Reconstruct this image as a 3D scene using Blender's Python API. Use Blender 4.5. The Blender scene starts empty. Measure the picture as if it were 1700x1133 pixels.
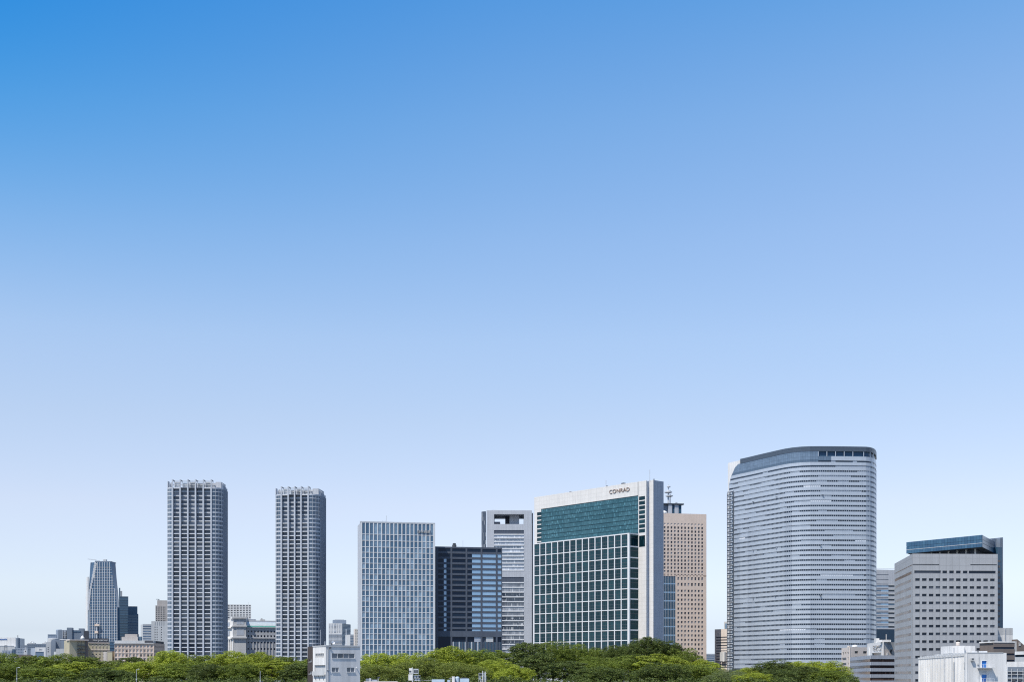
import bpy, math, random
import numpy as np
from mathutils import Vector, Matrix

sc = bpy.context.scene
C = sc.collection
R = random.Random(7)
F, H, CZ = 2300.0, 1122.0, 7.0          # focal length and horizon row in pixels of the 1700 px photograph, eye height in m

# ------------------------------------------------------------------ camera, sky, sun, exposure
cam = bpy.data.cameras.new('camera')
cam_o = bpy.data.objects.new('camera', cam); C.objects.link(cam_o)
cam_o.location = (0, 0, CZ); cam_o.rotation_euler = (math.pi / 2, 0, 0)
cam.sensor_width = 36; cam.lens = 36 * F / 1700
cam.shift_y = (H - 566.5) / 1700
cam.clip_start = 1; cam.clip_end = 60000
sc.camera = cam_o

SUN = Vector((-0.43, -0.44, 1.0)).normalized()       # towards the sun: high, behind the viewer's left shoulder
world = bpy.data.worlds.new('World'); sc.world = world; world.use_nodes = True
wn = world.node_tree
sky = wn.nodes.new('ShaderNodeTexSky'); sky.sky_type = 'NISHITA'; sky.sun_disc = False
sky.sun_elevation = math.asin(SUN.z); sky.sun_rotation = math.atan2(SUN.x, SUN.y)
sky.air_density = 1.0; sky.dust_density = 0.2; sky.ozone_density = 3.0; sky.altitude = 0
geo = wn.nodes.new('ShaderNodeTexCoord')
sep = wn.nodes.new('ShaderNodeSeparateXYZ'); wn.links.new(geo.outputs['Generated'], sep.inputs[0])
def sky_ramp(src, stops, mode='LINEAR'):
    r = wn.nodes.new('ShaderNodeValToRGB'); cr = r.color_ramp; cr.interpolation = mode
    while len(cr.elements) < len(stops): cr.elements.new(0.5)
    for e, (p, c) in zip(cr.elements, stops): e.position = p; e.color = (*c, 1)
    wn.links.new(src, r.inputs[0])
    return r.outputs[0]
def sky_mul(a, b_):
    q = wn.nodes.new('ShaderNodeMix'); q.data_type = 'RGBA'; q.blend_type = 'MULTIPLY'; q.inputs[0].default_value = 1
    wn.links.new(a, q.inputs[6]); wn.links.new(b_, q.inputs[7])
    return q.outputs[2]
# colour of this spring air by height: bluish white at the horizon, deep blue higher up
tint = sky_ramp(sep.outputs[2], [(0.0, (.72, .84, 1.28)), (.031, (.75, .765, 1.02)), (.062, (1.03, .915, 1.01)), (.12, (1.31, 1.035, 1.01)), (.18, (1.375, 1.13, 1.055)),
                                 (.235, (1.40, 1.235, 1.165)), (.30, (1.22, 1.245, 1.255)), (.37, (.93, 1.22, 1.34)), (.44, (.58, 1.13, 1.42)), (.72, (.82, 1.02, 1.12))])
# the blue deepens towards the left, more so the higher one looks
ss = wn.nodes.new('ShaderNodeMapRange'); ss.interpolation_type = 'SMOOTHSTEP'
ss.inputs[1].default_value = .21; ss.inputs[2].default_value = .46; wn.links.new(sep.outputs[2], ss.inputs[0])
qx = wn.nodes.new('ShaderNodeMath'); qx.operation = 'MULTIPLY'; wn.links.new(sep.outputs[0], qx.inputs[0]); wn.links.new(ss.outputs[0], qx.inputs[1])
qn = wn.nodes.new('ShaderNodeMapRange'); qn.inputs[1].default_value = -.34; qn.inputs[2].default_value = .34; wn.links.new(qx.outputs[0], qn.inputs[0])
side = sky_ramp(qn.outputs[0], [(0.0, (.17, .74, .93)), (.5, (.97, .98, .98)), (1.0, (1.5, 1.16, 1.03))])
wn.links.new(sky_mul(sky_mul(sky.outputs[0], tint), side), wn.nodes['Background'].inputs[0])
wn.nodes['Background'].inputs[1].default_value = 0.125

sun = bpy.data.lights.new('sun', 'SUN'); sun.energy = 5.0; sun.angle = math.radians(0.5); sun.color = (1, 0.93, 0.82)
sun_o = bpy.data.objects.new('sun', sun); C.objects.link(sun_o)
sun_o.rotation_euler = SUN.to_track_quat('Z', 'Y').to_euler(); sun_o.location = (-300, -300, 900)

vs = sc.view_settings
vs.view_transform = 'Standard'; vs.look = 'None'; vs.gamma = 1; vs.use_curve_mapping = False; vs.exposure = 0.30
sc.render.engine = 'CYCLES'
sc.cycles.use_denoising = False
sc.cycles.filter_width = 1.15; sc.cycles.max_bounces = 6; sc.cycles.volume_bounces = 0

# ------------------------------------------------------------------ geometry helpers
def X(px, Y): return (px - 850.0) * Y / F
def Z(py, Y): return CZ + (H - py) * Y / F
def pt(px, Y): return Vector((X(px, Y), Y))
def mpp(Y): return Y / F

_mats = {}
def _base(name):
    m = bpy.data.materials.new(name); m.use_nodes = True
    n = m.node_tree; b = n.nodes['Principled BSDF']
    return m, n, b

def _math(n, op, a, b=None):
    q = n.nodes.new('ShaderNodeMath'); q.operation = op
    for i, v in enumerate((a, b)):
        if v is None: continue
        if isinstance(v, (int, float)): q.inputs[i].default_value = v
        else: n.links.new(v, q.inputs[i])
    return q.outputs[0]

def _mulcol(n, a, b, fac=1.0, mode='MULTIPLY'):
    q = n.nodes.new('ShaderNodeMix'); q.data_type = 'RGBA'; q.blend_type = mode
    for i, v in ((0, fac), (6, a), (7, b)):
        if isinstance(v, (int, float)): q.inputs[i].default_value = v
        elif isinstance(v, tuple): q.inputs[i].default_value = (*v, 1)
        else: n.links.new(v, q.inputs[i])
    return q.outputs[2]

def _noise(n, vec, scale, detail=4):
    t = n.nodes.new('ShaderNodeTexNoise'); t.inputs['Scale'].default_value = scale; t.inputs['Detail'].default_value = detail
    if vec is not None: n.links.new(vec, t.inputs['Vector'])
    return t.outputs['Fac']

def _range(n, v, a, b, c, d):
    q = n.nodes.new('ShaderNodeMapRange')
    n.links.new(v, q.inputs[0])
    for i, x in enumerate((a, b, c, d)): q.inputs[i + 1].default_value = x
    return q.outputs[0]

def _grey(n, v):
    q = n.nodes.new('ShaderNodeCombineColor')
    for i in range(3): n.links.new(v, q.inputs[i])
    return q.outputs[0]

def _pos(n, ang=None):
    g = n.nodes.new('ShaderNodeNewGeometry').outputs['Position']
    if ang is None: return g
    d = n.nodes.new('ShaderNodeVectorMath'); d.operation = 'DOT_PRODUCT'; n.links.new(g, d.inputs[0])
    d.inputs[1].default_value = (math.cos(ang), math.sin(ang), 0)
    s = n.nodes.new('ShaderNodeSeparateXYZ'); n.links.new(g, s.inputs[0])
    c = n.nodes.new('ShaderNodeCombineXYZ'); n.links.new(d.outputs['Value'], c.inputs[0]); n.links.new(s.outputs[2], c.inputs[1])
    return c.outputs[0]

def wall(name, rgb, joint=None, var=0.10, rough=0.75, streak=0.10, spec=0.3):
    """painted, tiled or panelled wall: mottling, rain streaks and, with joint=(w, h, strength, angle), fine panel joints"""
    if name in _mats: return _mats[name]
    m, n, b = _base(name)
    p = _pos(n)
    v = _range(n, _noise(n, p, 0.12, 6), 0.25, 0.75, 1 - var, 1 + var)
    mp = n.nodes.new('ShaderNodeMapping'); mp.inputs['Scale'].default_value = (0.8, 0.8, 0.035); n.links.new(p, mp.inputs[0])
    s = _range(n, _noise(n, mp.outputs[0], 1.0, 5), 0.35, 0.7, 1 + streak * 0.4, 1 - streak)
    col = _mulcol(n, rgb, _grey(n, _math(n, 'MULTIPLY', v, s)))
    if joint:
        w, h, k, ang = joint
        t = n.nodes.new('ShaderNodeTexBrick'); t.offset = 0; t.squash = 1
        t.inputs['Scale'].default_value = 1; t.inputs['Brick Width'].default_value = w; t.inputs['Row Height'].default_value = h
        t.inputs['Mortar Size'].default_value = min(w, h) * 0.045; t.inputs['Mortar Smooth'].default_value = 0.3
        t.inputs['Color1'].default_value = (1, 1, 1, 1); t.inputs['Color2'].default_value = (1 - k * 0.25,) * 3 + (1,)
        t.inputs['Mortar'].default_value = (1 - k,) * 3 + (1,)
        n.links.new(_pos(n, ang), t.inputs['Vector'])
        col = _mulcol(n, col, t.outputs['Color'])
    n.links.new(col, b.inputs['Base Color'])
    b.inputs['Roughness'].default_value = rough; b.inputs['Specular IOR Level'].default_value = spec
    _mats[name] = m
    return m

def glass(name, dark, light, ior=1.9, rough=0.06, bias=0.5, curtain=0.0, wob=0.0, lines=None, tint=(.75, .87, 1.0)):
    """window glass: what is behind each pane (dark room, blind, curtain) varies from pane to pane; the surface reflects the sky"""
    if name in _mats: return _mats[name]
    m, n, b = _base(name)
    oi = n.nodes.new('ShaderNodeObjectInfo').outputs['Random']
    g = n.nodes.new('ShaderNodeNewGeometry'); ri = g.outputs['Random Per Island']
    r = _math(n, 'FRACT', _math(n, 'ADD', oi, ri))
    f = _range(n, r, bias - 0.25, bias + 0.35, 0, 1)
    p = g.outputs['Position']
    f = _math(n, 'MULTIPLY', f, _range(n, _noise(n, p, 0.3, 3), 0.35, 0.65, 0.55, 1.15))
    col = _mulcol(n, dark, light, f, 'MIX')
    if curtain:
        mp = n.nodes.new('ShaderNodeMapping'); mp.inputs['Scale'].default_value = (1.0, 1.0, 0.0); n.links.new(p, mp.inputs[0])
        wn_ = n.nodes.new('ShaderNodeTexNoise'); wn_.noise_dimensions = '4D'; wn_.inputs['Scale'].default_value = 1.1; wn_.inputs['Detail'].default_value = 2
        sz = n.nodes.new('ShaderNodeSeparateXYZ'); n.links.new(p, sz.inputs[0])
        n.links.new(mp.outputs[0], wn_.inputs['Vector']); n.links.new(_math(n, 'ADD', _math(n, 'MULTIPLY', r, 40.0), _math(n, 'FLOOR', _math(n, 'MULTIPLY', sz.outputs[2], .26))), wn_.inputs['W'])
        cn = wn_.outputs['Fac']
        cf = _range(n, cn, 0.56, 0.66, 0, curtain)
        col = _mulcol(n, col, tuple(min(1, c * 3.2 + 0.03) for c in light), cf, 'MIX')
    if lines:
        w, h, k, ang = lines
        t = n.nodes.new('ShaderNodeTexBrick'); t.offset = 0; t.squash = 1
        t.inputs['Scale'].default_value = 1; t.inputs['Brick Width'].default_value = w; t.inputs['Row Height'].default_value = h
        t.inputs['Mortar Size'].default_value = min(w, h) * 0.05; t.inputs['Mortar Smooth'].default_value = 0.2
        t.inputs['Color1'].default_value = (1, 1, 1, 1); t.inputs['Color2'].default_value = (0.86, 0.86, 0.86, 1)
        t.inputs['Mortar'].default_value = (k, k, k, 1)
        n.links.new(_pos(n, ang), t.inputs['Vector'])
        col = _mulcol(n, col, t.outputs['Color'])
    n.links.new(col, b.inputs['Base Color'])
    b.inputs['Roughness'].default_value = rough; b.inputs['IOR'].default_value = ior; b.inputs['Specular Tint'].default_value = (*tint, 1)
    if wob:
        bp = n.nodes.new('ShaderNodeBump'); bp.inputs['Strength'].default_value = wob; bp.inputs['Distance'].default_value = 0.3
        n.links.new(_noise(n, p, 0.35, 2), bp.inputs['Height']); n.links.new(bp.outputs[0], b.inputs['Normal'])
    _mats[name] = m
    return m

def metal(name, rgb, rough=0.4, met=0.0):
    if name in _mats: return _mats[name]
    m, n, b = _base(name)
    v = _range(n, _noise(n, _pos(n), 0.8, 4), 0.3, 0.7, 0.88, 1.1)
    n.links.new(_mulcol(n, rgb, _grey(n, v)), b.inputs['Base Color'])
    b.inputs['Roughness'].default_value = rough; b.inputs['Metallic'].default_value = met
    _mats[name] = m
    return m

BOXV = [(-.5, -.5, -.5), (.5, -.5, -.5), (.5, .5, -.5), (-.5, .5, -.5), (-.5, -.5, .5), (.5, -.5, .5), (.5, .5, .5), (-.5, .5, .5)]
BOXF = [(0, 3, 2, 1), (4, 5, 6, 7), (0, 1, 5, 4), (1, 2, 6, 5), (2, 3, 7, 6), (3, 0, 4, 7)]
_cubes = {}
def cube(mat):
    if mat.name not in _cubes:
        me = bpy.data.meshes.new('box_' + mat.name); me.from_pydata(BOXV, [], BOXF); me.materials.append(mat)
        _cubes[mat.name] = me
    return _cubes[mat.name]

def mesh(name, v, f, mats, idx=None, smooth=False):
    me = bpy.data.meshes.new(name); me.from_pydata([tuple(p) for p in v], [], f)
    for m in (mats if isinstance(mats, (list, tuple)) else [mats]): me.materials.append(m)
    if idx is not None: me.polygons.foreach_set('material_index', idx)
    if smooth: me.polygons.foreach_set('use_smooth', [True] * len(f))
    me.update()
    return me

def boxes(bs):
    """bs: (x0,x1,y0,y1,z0,z1) list -> verts, faces"""
    v, f = [], []
    for x0, x1, y0, y1, z0, z1 in bs:
        k = len(v)
        v += [((x0 + x1) / 2 + a * (x1 - x0), (y0 + y1) / 2 + b * (y1 - y0), (z0 + z1) / 2 + c * (z1 - z0)) for a, b, c in BOXV]
        f += [tuple(i + k for i in q) for q in BOXF]
    return v, f

def lathe(prof, n=16):
    v, f = [], []
    for r, z in prof:
        for i in range(n):
            a = 2 * math.pi * i / n; v.append((r * math.cos(a), r * math.sin(a), z))
    for j in range(len(prof) - 1):
        for i in range(n):
            k = (i + 1) % n
            f.append((j * n + i, j * n + k, (j + 1) * n + k, (j + 1) * n + i))
    f.append(tuple(range(n - 1, -1, -1))); f.append(tuple((len(prof) - 1) * n + i for i in range(n)))
    return v, f

def inset(poly, d):
    """offset a convex plan polygon (counter-clockwise seen from above) inwards"""
    out = []
    k = len(poly)
    for i in range(k):
        a, b, c = Vector(poly[i - 1]), Vector(poly[i]), Vector(poly[(i + 1) % k])
        e1, e2 = (b - a).normalized(), (c - b).normalized()
        n1, n2 = Vector((-e1.y, e1.x)), Vector((-e2.y, e2.x))
        bis = (n1 + n2)
        s = max(0.35, bis.length_squared / 2)
        out.append(b + bis * (d / s))
    return out

class Thing:
    def __init__(s, name, label, cat, base, group=None, z=0.0):
        s.o = bpy.data.objects.new(name, None); C.objects.link(s.o)
        s.b = Vector((base[0], base[1], z)); s.o.location = s.b
        s.o['label'] = label; s.o['category'] = cat
        if group: s.o['group'] = group
        s.basis = {}
    def add(s, name, me, loc=(0, 0, 0), rz=0.0, scale=(1, 1, 1), parent=None, rot=None, kind=None, label=None):
        o = bpy.data.objects.new(name, me); C.objects.link(o)
        o.location = Vector(loc) - s.b; o.rotation_euler = rot or (0, 0, rz); o.scale = scale
        M = Matrix.LocRotScale(Vector(loc) - s.b, o.rotation_euler, Vector(scale))
        s.basis[o.name] = M
        if parent is None: o.parent = s.o
        else:
            o.parent = parent; o.matrix_parent_inverse = s.basis[parent.name].inverted()
        if kind: o['kind'] = kind
        if label: o['label'] = label
        return o
    def prism(s, name, poly, z0, z1, mat, parent=None, roof=None):
        n = len(poly)
        v = [(p[0] - s.b.x, p[1] - s.b.y, z0 - s.b.z) for p in poly] + [(p[0] - s.b.x, p[1] - s.b.y, z1 - s.b.z) for p in poly]
        f = [(i, (i + 1) % n, n + (i + 1) % n, n + i) for i in range(n)] + [tuple(range(n - 1, -1, -1)), tuple(range(n, 2 * n))]
        idx = [0] * (n + 1) + [1 if roof else 0]
        return s.add(name, mesh(name, v, f, [mat, roof] if roof else mat, idx), loc=s.b, parent=parent)
    def face(s, A, B): return Face(s, A, B)
    def box(s, name, x0, x1, y0, y1, z0, z1, mat, parent=None, rz=0.0):
        return s.add(name, cube(mat), ((x0 + x1) / 2, (y0 + y1) / 2, (z0 + z1) / 2), rz, (x1 - x0, y1 - y0, z1 - z0), parent)

class Face:
    """a vertical facade from plan point A (left) to B (right): u runs along it, d outwards, z up"""
    def __init__(s, t, A, B):
        s.t = t; s.A = Vector(A); s.B = Vector(B); d = s.B - s.A
        s.L = d.length; s.u = d / s.L; s.n = Vector((s.u.y, -s.u.x)); s.a = math.atan2(s.u.y, s.u.x)
    def p(s, u, d=0.0): return s.A + s.u * u + s.n * d
    def ua(s, px):
        """u of the facade point seen at column px"""
        k = (px - 850) / F
        return (k * s.A.y - s.A.x) / (s.u.x - k * s.u.y)
    def box(s, name, u0, u1, z0, z1, d0, d1, mat, parent=None, kind=None, label=None):
        c = s.p((u0 + u1) / 2, (d0 + d1) / 2)
        return s.t.add(name, cube(mat), (c.x, c.y, (z0 + z1) / 2), s.a, (u1 - u0, d1 - d0, z1 - z0), parent, kind=kind, label=label)
    def multi(s, name, bs, mat, parent=None, kind=None):
        v, f = boxes([(u0, u1, -d1, -d0, z0, z1) for u0, u1, z0, z1, d0, d1 in bs])
        return s.t.add(name, mesh(name, v, f, mat), (s.A.x, s.A.y, 0), s.a, (1, 1, 1), parent, kind=kind)
    def holes(s, rows, Z0, Z1, wmat, gmat, U0=0.004, U1=None, depth=0.45, limit=300, name='window', wallname='wall', pane_of=None, count=0):
        """rows: (z0, z1, [(u0,u1)...]) from the top down. Wall with real openings, one pane object per opening"""
        if U1 is None: U1 = s.L - 0.004
        bs = []; rest = []; zt = Z1
        for z0, z1, cols in rows:
            if z1 < zt: bs.append((U0, U1, z1, zt, -depth, 0))
            u = U0
            for a, b in cols:
                if a > u: bs.append((u, a, z0, z1, -depth, 0))
                u = b
                if count < limit:
                    s.box(name, a - .02, b + .02, z0 - .02, z1 + .02, -depth, -depth * .62, pane_of(a, z0) if pane_of else gmat); count += 1
                else: rest.append((a - .02, b + .02, z0 - .02, z1 + .02, -depth, -depth * .62))
            if u < U1: bs.append((u, U1, z0, z1, -depth, 0))
            zt = z0
        if zt > Z0: bs.append((U0, U1, Z0, zt, -depth, 0))
        s.multi(wallname, bs, wmat)
        if rest: s.multi('lower_windows', rest, gmat, kind='stuff')
        return count

def text_mesh(txt, size, mat, depth=0.15, bold=0.0, font=None):
    cu = bpy.data.curves.new('lettering', 'FONT'); cu.body = txt; cu.size = size; cu.extrude = depth; cu.offset = bold
    cu.resolution_u = 3
    if font: cu.font = font
    o = bpy.data.objects.new('lettering_tmp', cu); C.objects.link(o)
    dg = bpy.context.evaluated_depsgraph_get(); dg.update()
    me = bpy.data.meshes.new_from_object(o.evaluated_get(dg))
    bpy.data.objects.remove(o)
    me.materials.clear(); me.materials.append(mat)
    co = np.empty(len(me.vertices) * 3, 'f'); me.vertices.foreach_get('co', co); co = co.reshape(-1, 3)
    return me, co[:, 0].min(), co[:, 0].max(), co[:, 1].min(), co[:, 1].max()

def sign(face, name, txt, u0, u1, z0, z1, d, mat, depth=0.15, bold=0.0, parent=None, label=None):
    me, x0, x1, y0, y1 = text_mesh(txt, 4, mat, depth, bold)
    sx, sz = (u1 - u0) / (x1 - x0), (z1 - z0) / (y1 - y0)
    c = face.p(u0 - x0 * sx, d)
    return face.t.add(name, me, (c.x, c.y, z0 - y0 * sz), rot=(math.pi / 2, 0, face.a), scale=(sx, sz, 1), parent=parent, label=label)

def rect_plan(A, B, depth):
    """rectangle with front A->B and the given depth behind it (counter-clockwise)"""
    A, B = Vector(A), Vector(B); u = (B - A).normalized(); n = Vector((-u.y, u.x))
    return [A, B, B + n * depth, A + n * depth]

def lin(a, b, n): return [a + (b - a) * i / n for i in range(n + 1)]

# ------------------------------------------------------------------ materials
WHITE = wall('white_panel', (.74, .73, .72), (4.2, 3.2, .16, math.radians(-50)), var=.03, streak=.04)
WHITE_TRIM = wall('white_trim', (.62, .63, .645), var=.03, streak=.04)
PIER = wall('pale_concrete', (.46, .49, .545), var=.05)
SPAN = wall('balcony_white', (.55, .57, .61), var=.05)
SLATE = wall('slate_tile', (.34, .38, .45), (2.4, 2.4, .14, math.radians(40)), var=.06)
GREYT = wall('grey_tile', (.36, .37, .39), (3.24, 3.7, .20, 0.03), var=.05, streak=.06)
TAN = wall('tan_stone', (.66, .535, .45), (1.7, 1.8, .10, 0), var=.05, streak=.05)
SILVER = wall('silver_panel', (.43, .45, .49), (2.6, 2.4, .12, 0), var=.05)
DARKFR = wall('charcoal_stone', (.075, .092, .125), (2, 1.2, .12, 0), var=.08)
ROOFG = wall('roof_grey', (.35, .35, .35), var=.12)
CREAM = wall('cream_render', (.62, .55, .50), var=.06)
KHAKI = wall('khaki_render', (.42, .38, .28), var=.06)
CONC = wall('concrete', (.45, .46, .47), var=.10, streak=.15)
PALE = wall('pale_concrete_wall', (.46, .47, .48), var=.08, streak=.10)
BLUEG = wall('blue_grey_wall', (.16, .195, .245), var=.10)
BROWN = wall('brown_tile', (.16, .135, .125), (1.5, .8, .12, 0), var=.10)
DBROWN = wall('dark_brown_siding', (.055, .042, .038), var=.12)
WHITEP = wall('white_paint', (.65, .645, .64), var=.07, streak=.18)
STEEL = metal('steel', (.45, .47, .50), .45)
DSTEEL = metal('dark_steel', (.06, .07, .085), .5)
WSTEEL = metal('white_steel', (.75, .76, .78), .5)
BLUEDOOR = metal('blue_paint', (.02, .16, .50), .5)
GREENROOF = metal('patina_copper', (.10, .33, .28), .5)
LETTER = metal('bronze_letter', (.24, .17, .135), .5)
LETTERG = metal('grey_letter', (.42, .42, .43), .5)
BLUEINK = metal('blue_letter', (.02, .12, .38), .6)

G_TWIN = glass('twin_glass', (.04, .056, .086), (.23, .26, .31), 1.55, bias=.55)
G_TWINC = glass('twin_corner_glass', (.03, .055, .095), (.12, .17, .23), 1.7, bias=.6)
G_GRID = glass('grid_glass', (.045, .105, .18), (.21, .31, .41), 1.6, bias=.66)
G_DARK = glass('dark_glass', (.005, .012, .03), (.01, .022, .045), 1.3, bias=.5)
G_SKYB = glass('sky_tinted_glass', (.20, .34, .50), (.25, .40, .56), 2.0, bias=.5, wob=.1)  # pale blue panes; on the charcoal block their colour paints in the sky reflection
G_TEAL = glass('teal_glass', (.003, .015, .022), (.012, .045, .058), 1.5, bias=.55, curtain=.18, tint=(.28, .72, .85))
G_TEALU = glass('teal_guestroom_glass', (.014, .060, .080), (.028, .085, .108), 1.7, bias=.45, curtain=.6, tint=(.5, .85, .95))
G_OFF = glass('office_glass', (.012, .02, .035), (.09, .11, .14), 1.55, bias=.75)
G_HOTEL = glass('hotel_glass', (.06, .068, .082), (.33, .34, .36), 1.6, bias=.6)
G_BLUE = glass('blue_curtain_glass', (.035, .10, .19), (.06, .15, .25), 1.8, bias=.5, lines=(2.1, 2.3, .55, .6))
G_NAVY = glass('navy_glass', (.035, .085, .14), (.05, .11, .17), 1.6, bias=.5, lines=(3, 4, .7, .2))
G_BLUEP = glass('blue_panel_glass', (.028, .08, .15), (.045, .115, .19), 1.5, bias=.5)
G_FARN0 = glass('navy_shade_glass', (.03, .07, .13), (.04, .09, .15), 1.3, .2)
G_SLATE = glass('far_tower_glass', (.05, .11, .20), (.20, .30, .42), 1.8, bias=.6)
G_DEN = glass('curved_tower_clear', (.008, .018, .035), (.03, .05, .08), 1.45, bias=.5)


# ------------------------------------------------------------------ ground
def slab(name, x0, x1, y0, y1, z, mat, kind='structure'):
    me = mesh(name, [(x0, y0, z), (x1, y0, z), (x1, y1, z), (x0, y1, z)], [(0, 1, 2, 3)], mat)
    o = bpy.data.objects.new(name, me); C.objects.link(o); o['kind'] = kind
    return o
m, n, b = _base('city_ground')
n.links.new(_mulcol(n, (.10, .105, .095), _grey(n, _range(n, _noise(n, _pos(n), .02, 6), .3, .7, .6, 1.4))), b.inputs['Base Color']); b.inputs['Roughness'].default_value = .95
slab('ground', -4000, 4000, -500, 7000, 0, m)

# ------------------------------------------------------------------ twin residential towers
def ring(r, z0, z1, a0, a1, thick, n=10):
    """curved band with thickness, arc centre at the origin"""
    v, f = [], []
    for i in range(n + 1):
        a = a0 + (a1 - a0) * i / n
        for rr in (r, r - thick):
            for z in (z0, z1): v.append((rr * math.cos(a), rr * math.sin(a), z))
    for i in range(n):
        k, j = 4 * i, 4 * i + 4
        f += [(k, j, j + 1, k + 1), (k + 2, k + 3, j + 3, j + 2), (k + 1, j + 1, j + 3, k + 3), (k, k + 2, j + 2, j)]
    f += [(0, 1, 3, 2), (4 * n, 4 * n + 2, 4 * n + 3, 4 * n + 1)]
    return v, f

def twin_tower(label, px_l, piers, px_r, Y, ztop, zcrown, theta, D):
    u = Vector((math.cos(theta), math.sin(theta))); nb = Vector((-u.y, u.x))
    P0 = pt(piers[0], Y)                       # first pier on the front plane
    f0 = Face(None, P0, P0 + u * 50)
    up = [f0.ua(p) for p in piers]
    rl = up[0] - f0.ua(px_l); rl *= 0.98
    rr = f0.ua(px_r) - up[-1]
    cen = P0 + u * ((up[0] + up[-1]) / 2) + nb * (D / 2)
    t = Thing('apartment_tower', label, 'tower', cen, 'twin residential towers')
    front = t.face(P0, P0 + u * (up[-1] - up[0])); up = [q - up[0] for q in up]; L = front.L
    B = lambda a, d: P0 + u * a + nb * d
    # structural core behind the balconies and the rounded corners
    poly = [B(-rl + 2.2, 2.6), B(L + rr - 2.2, 2.6), B(L + rr - .8, 6), B(L + rr - .8, D), B(-rl + .8, D), B(-rl + .8, 6)]
    t.prism('core', poly, 0, ztop - .3, PIER, roof=ROOFG)
    fh = 3.2
    z0 = 9.0
    nf = int((ztop - z0) / fh)
    zs = [ztop - fh * (i + 1) for i in range(nf)]
    for q in up: front.box('pier', q - .5, q + .5, 0, ztop + .3, -2.4, .55, PIER)
    for i, z in enumerate(zs):
        for k in range(len(up) - 1):
            a, c = up[k] + .52, up[k + 1] - .52
            front.box('window', a, c, z, z + fh, -2.58, -2.2, G_TWIN)
            upper = i < 6 if k in (0, len(up) - 2) else i < 8
            if i == 0: front.box('balcony', a, c, z + fh - .8, z + fh, -2.1, -.1, SPAN if k in (0, len(up) - 2) else DARKFR)
            front.box('balcony', a, c, z - .15, z + (.75 if upper else .5), -1.5 if upper else -.55, -1.3 if upper else -.25, SILVER if upper else SPAN)
            if not upper: front.box('balcony_floor', a, c, z - .2, z - .02, -2.2, -.56, CONC)
    # rounded corner bays
    A0 = math.atan2(-nb.y, -nb.x)
    for side, r, c in ((-1, rl, B(0, rl)), (1, rr, B(L, rr))):
        a0, a1 = (A0 - math.pi / 2, A0 - .09) if side < 0 else (A0 + .10, A0 + math.pi / 2)
        v, f = ring(r - .18, z0, ztop, a0, a1, .4)
        t.add('corner_glazing', mesh('corner_glazing', v, f, G_TWINC, smooth=False), (c.x, c.y, 0))
        v, f = ring(r, 0, 1.05, a0, a1, .3); me = mesh('corner_band', v, f, PIER, smooth=False)
        v, f = ring(r, 0, .5, a0, a1, .3); me2 = mesh('corner_band_thin', v, f, SPAN)
        for i, z in enumerate(zs):
            t.add('corner_band', me2 if i < 5 else me, (c.x, c.y, z - .15))
        t.add('corner_band', me, (c.x, c.y, ztop - .9))
        n_m = 4
        for k in range(1, n_m):
            a = a0 + (a1 - a0) * k / n_m
            t.box('corner_mullion', c.x + (r - .1) * math.cos(a) - .09, c.x + (r - .1) * math.cos(a) + .09, c.y + (r - .1) * math.sin(a) - .09, c.y + (r - .1) * math.sin(a) + .09, z0, ztop - .95, STEEL)
    # right-hand side: its shade is put into darker, bluer piers and bands
    S = t.face(B(L + rr, rr), B(L + rr, D))
    nb_s = 5
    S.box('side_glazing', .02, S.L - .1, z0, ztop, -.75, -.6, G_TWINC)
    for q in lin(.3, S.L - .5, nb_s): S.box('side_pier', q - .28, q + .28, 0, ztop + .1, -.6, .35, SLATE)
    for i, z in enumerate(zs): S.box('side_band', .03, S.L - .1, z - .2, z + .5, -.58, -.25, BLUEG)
    Wl = t.face(B(-rl, D), B(-rl, rl)); Wl.box('side_wall', .05, Wl.L - .05, 0, ztop, -.7, 0, PIER)
    # open roof frame
    zc = zcrown
    for q in up:
        fr = front.box('roof_fin', q - .38, q + .38, ztop + .32, zc, -.9, .3, PIER)
        front.box('roof_beam', q - .2, q + .2, zc - .75, zc - .05, -6.5, -.62, DSTEEL, parent=fr)
        front.box('roof_post', q - .2, q + .2, ztop, zc - .8, -6.6, -6.2, STEEL, parent=fr)
    front.box('roof_rail', -.5, L + .5, zc - 1.4, zc - 1.1, -6.95, -6.65, STEEL)
    front.box('roof_rail', -rl + 1.5, L, zc - 3.2, zc - 2.95, -6.95, -6.65, STEEL)
    for k in range(len(up) - 1):
        sc_ = [(up[k] + .3 + j * .9, up[k] + .92 + j * .9, ztop, zc - .9 - (.9 if k % 2 else 0), -7.5, -7.3) for j in range(int((up[k + 1] - up[k] - .6) / .9))]
        front.multi('roof_screen', sc_, CONC)
    front.box('roof_plant_room', L * .30, L + rr * .4, ztop - .2, ztop + (zc - ztop) * .72, -16, -8, SILVER)
    front.box('roof_rail', 0, L + .4, zc - .5, zc - .2, -6.6, -6.3, STEEL)
    for k in range(len(up) - 1): front.box('roof_rail', up[k] + .4, up[k + 1] - .4, ztop + 2.2, ztop + 2.5, -.6, -.3, STEEL)
    front.box('roof_plant_room', L + rr * .25, L + rr - 1.0, ztop - .2, zc - 1.0, -D + 2, -7, SILVER)
    front.box('corner_screen', -rl + .6, -rl + 1.1, ztop, zc - 1.0, -7, -2.2, PIER)
    front.multi('corner_screen', [(-rl + 1.5 + .8 * j, -rl + 2.0 + .8 * j, ztop, zc - 1.6, -7.6, -7.3) for j in range(int((rl - 1.8) / .8))], SILVER)
    front.box('corner_screen', -rl + .9, -.6, ztop + 2.4, ztop + 2.7, -6.9, -6.5, STEEL)
    front.box('corner_screen', -rl + 2.4, -rl + 2.7, ztop, zc - 1.3, -6.9, -6.5, STEEL)
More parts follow.
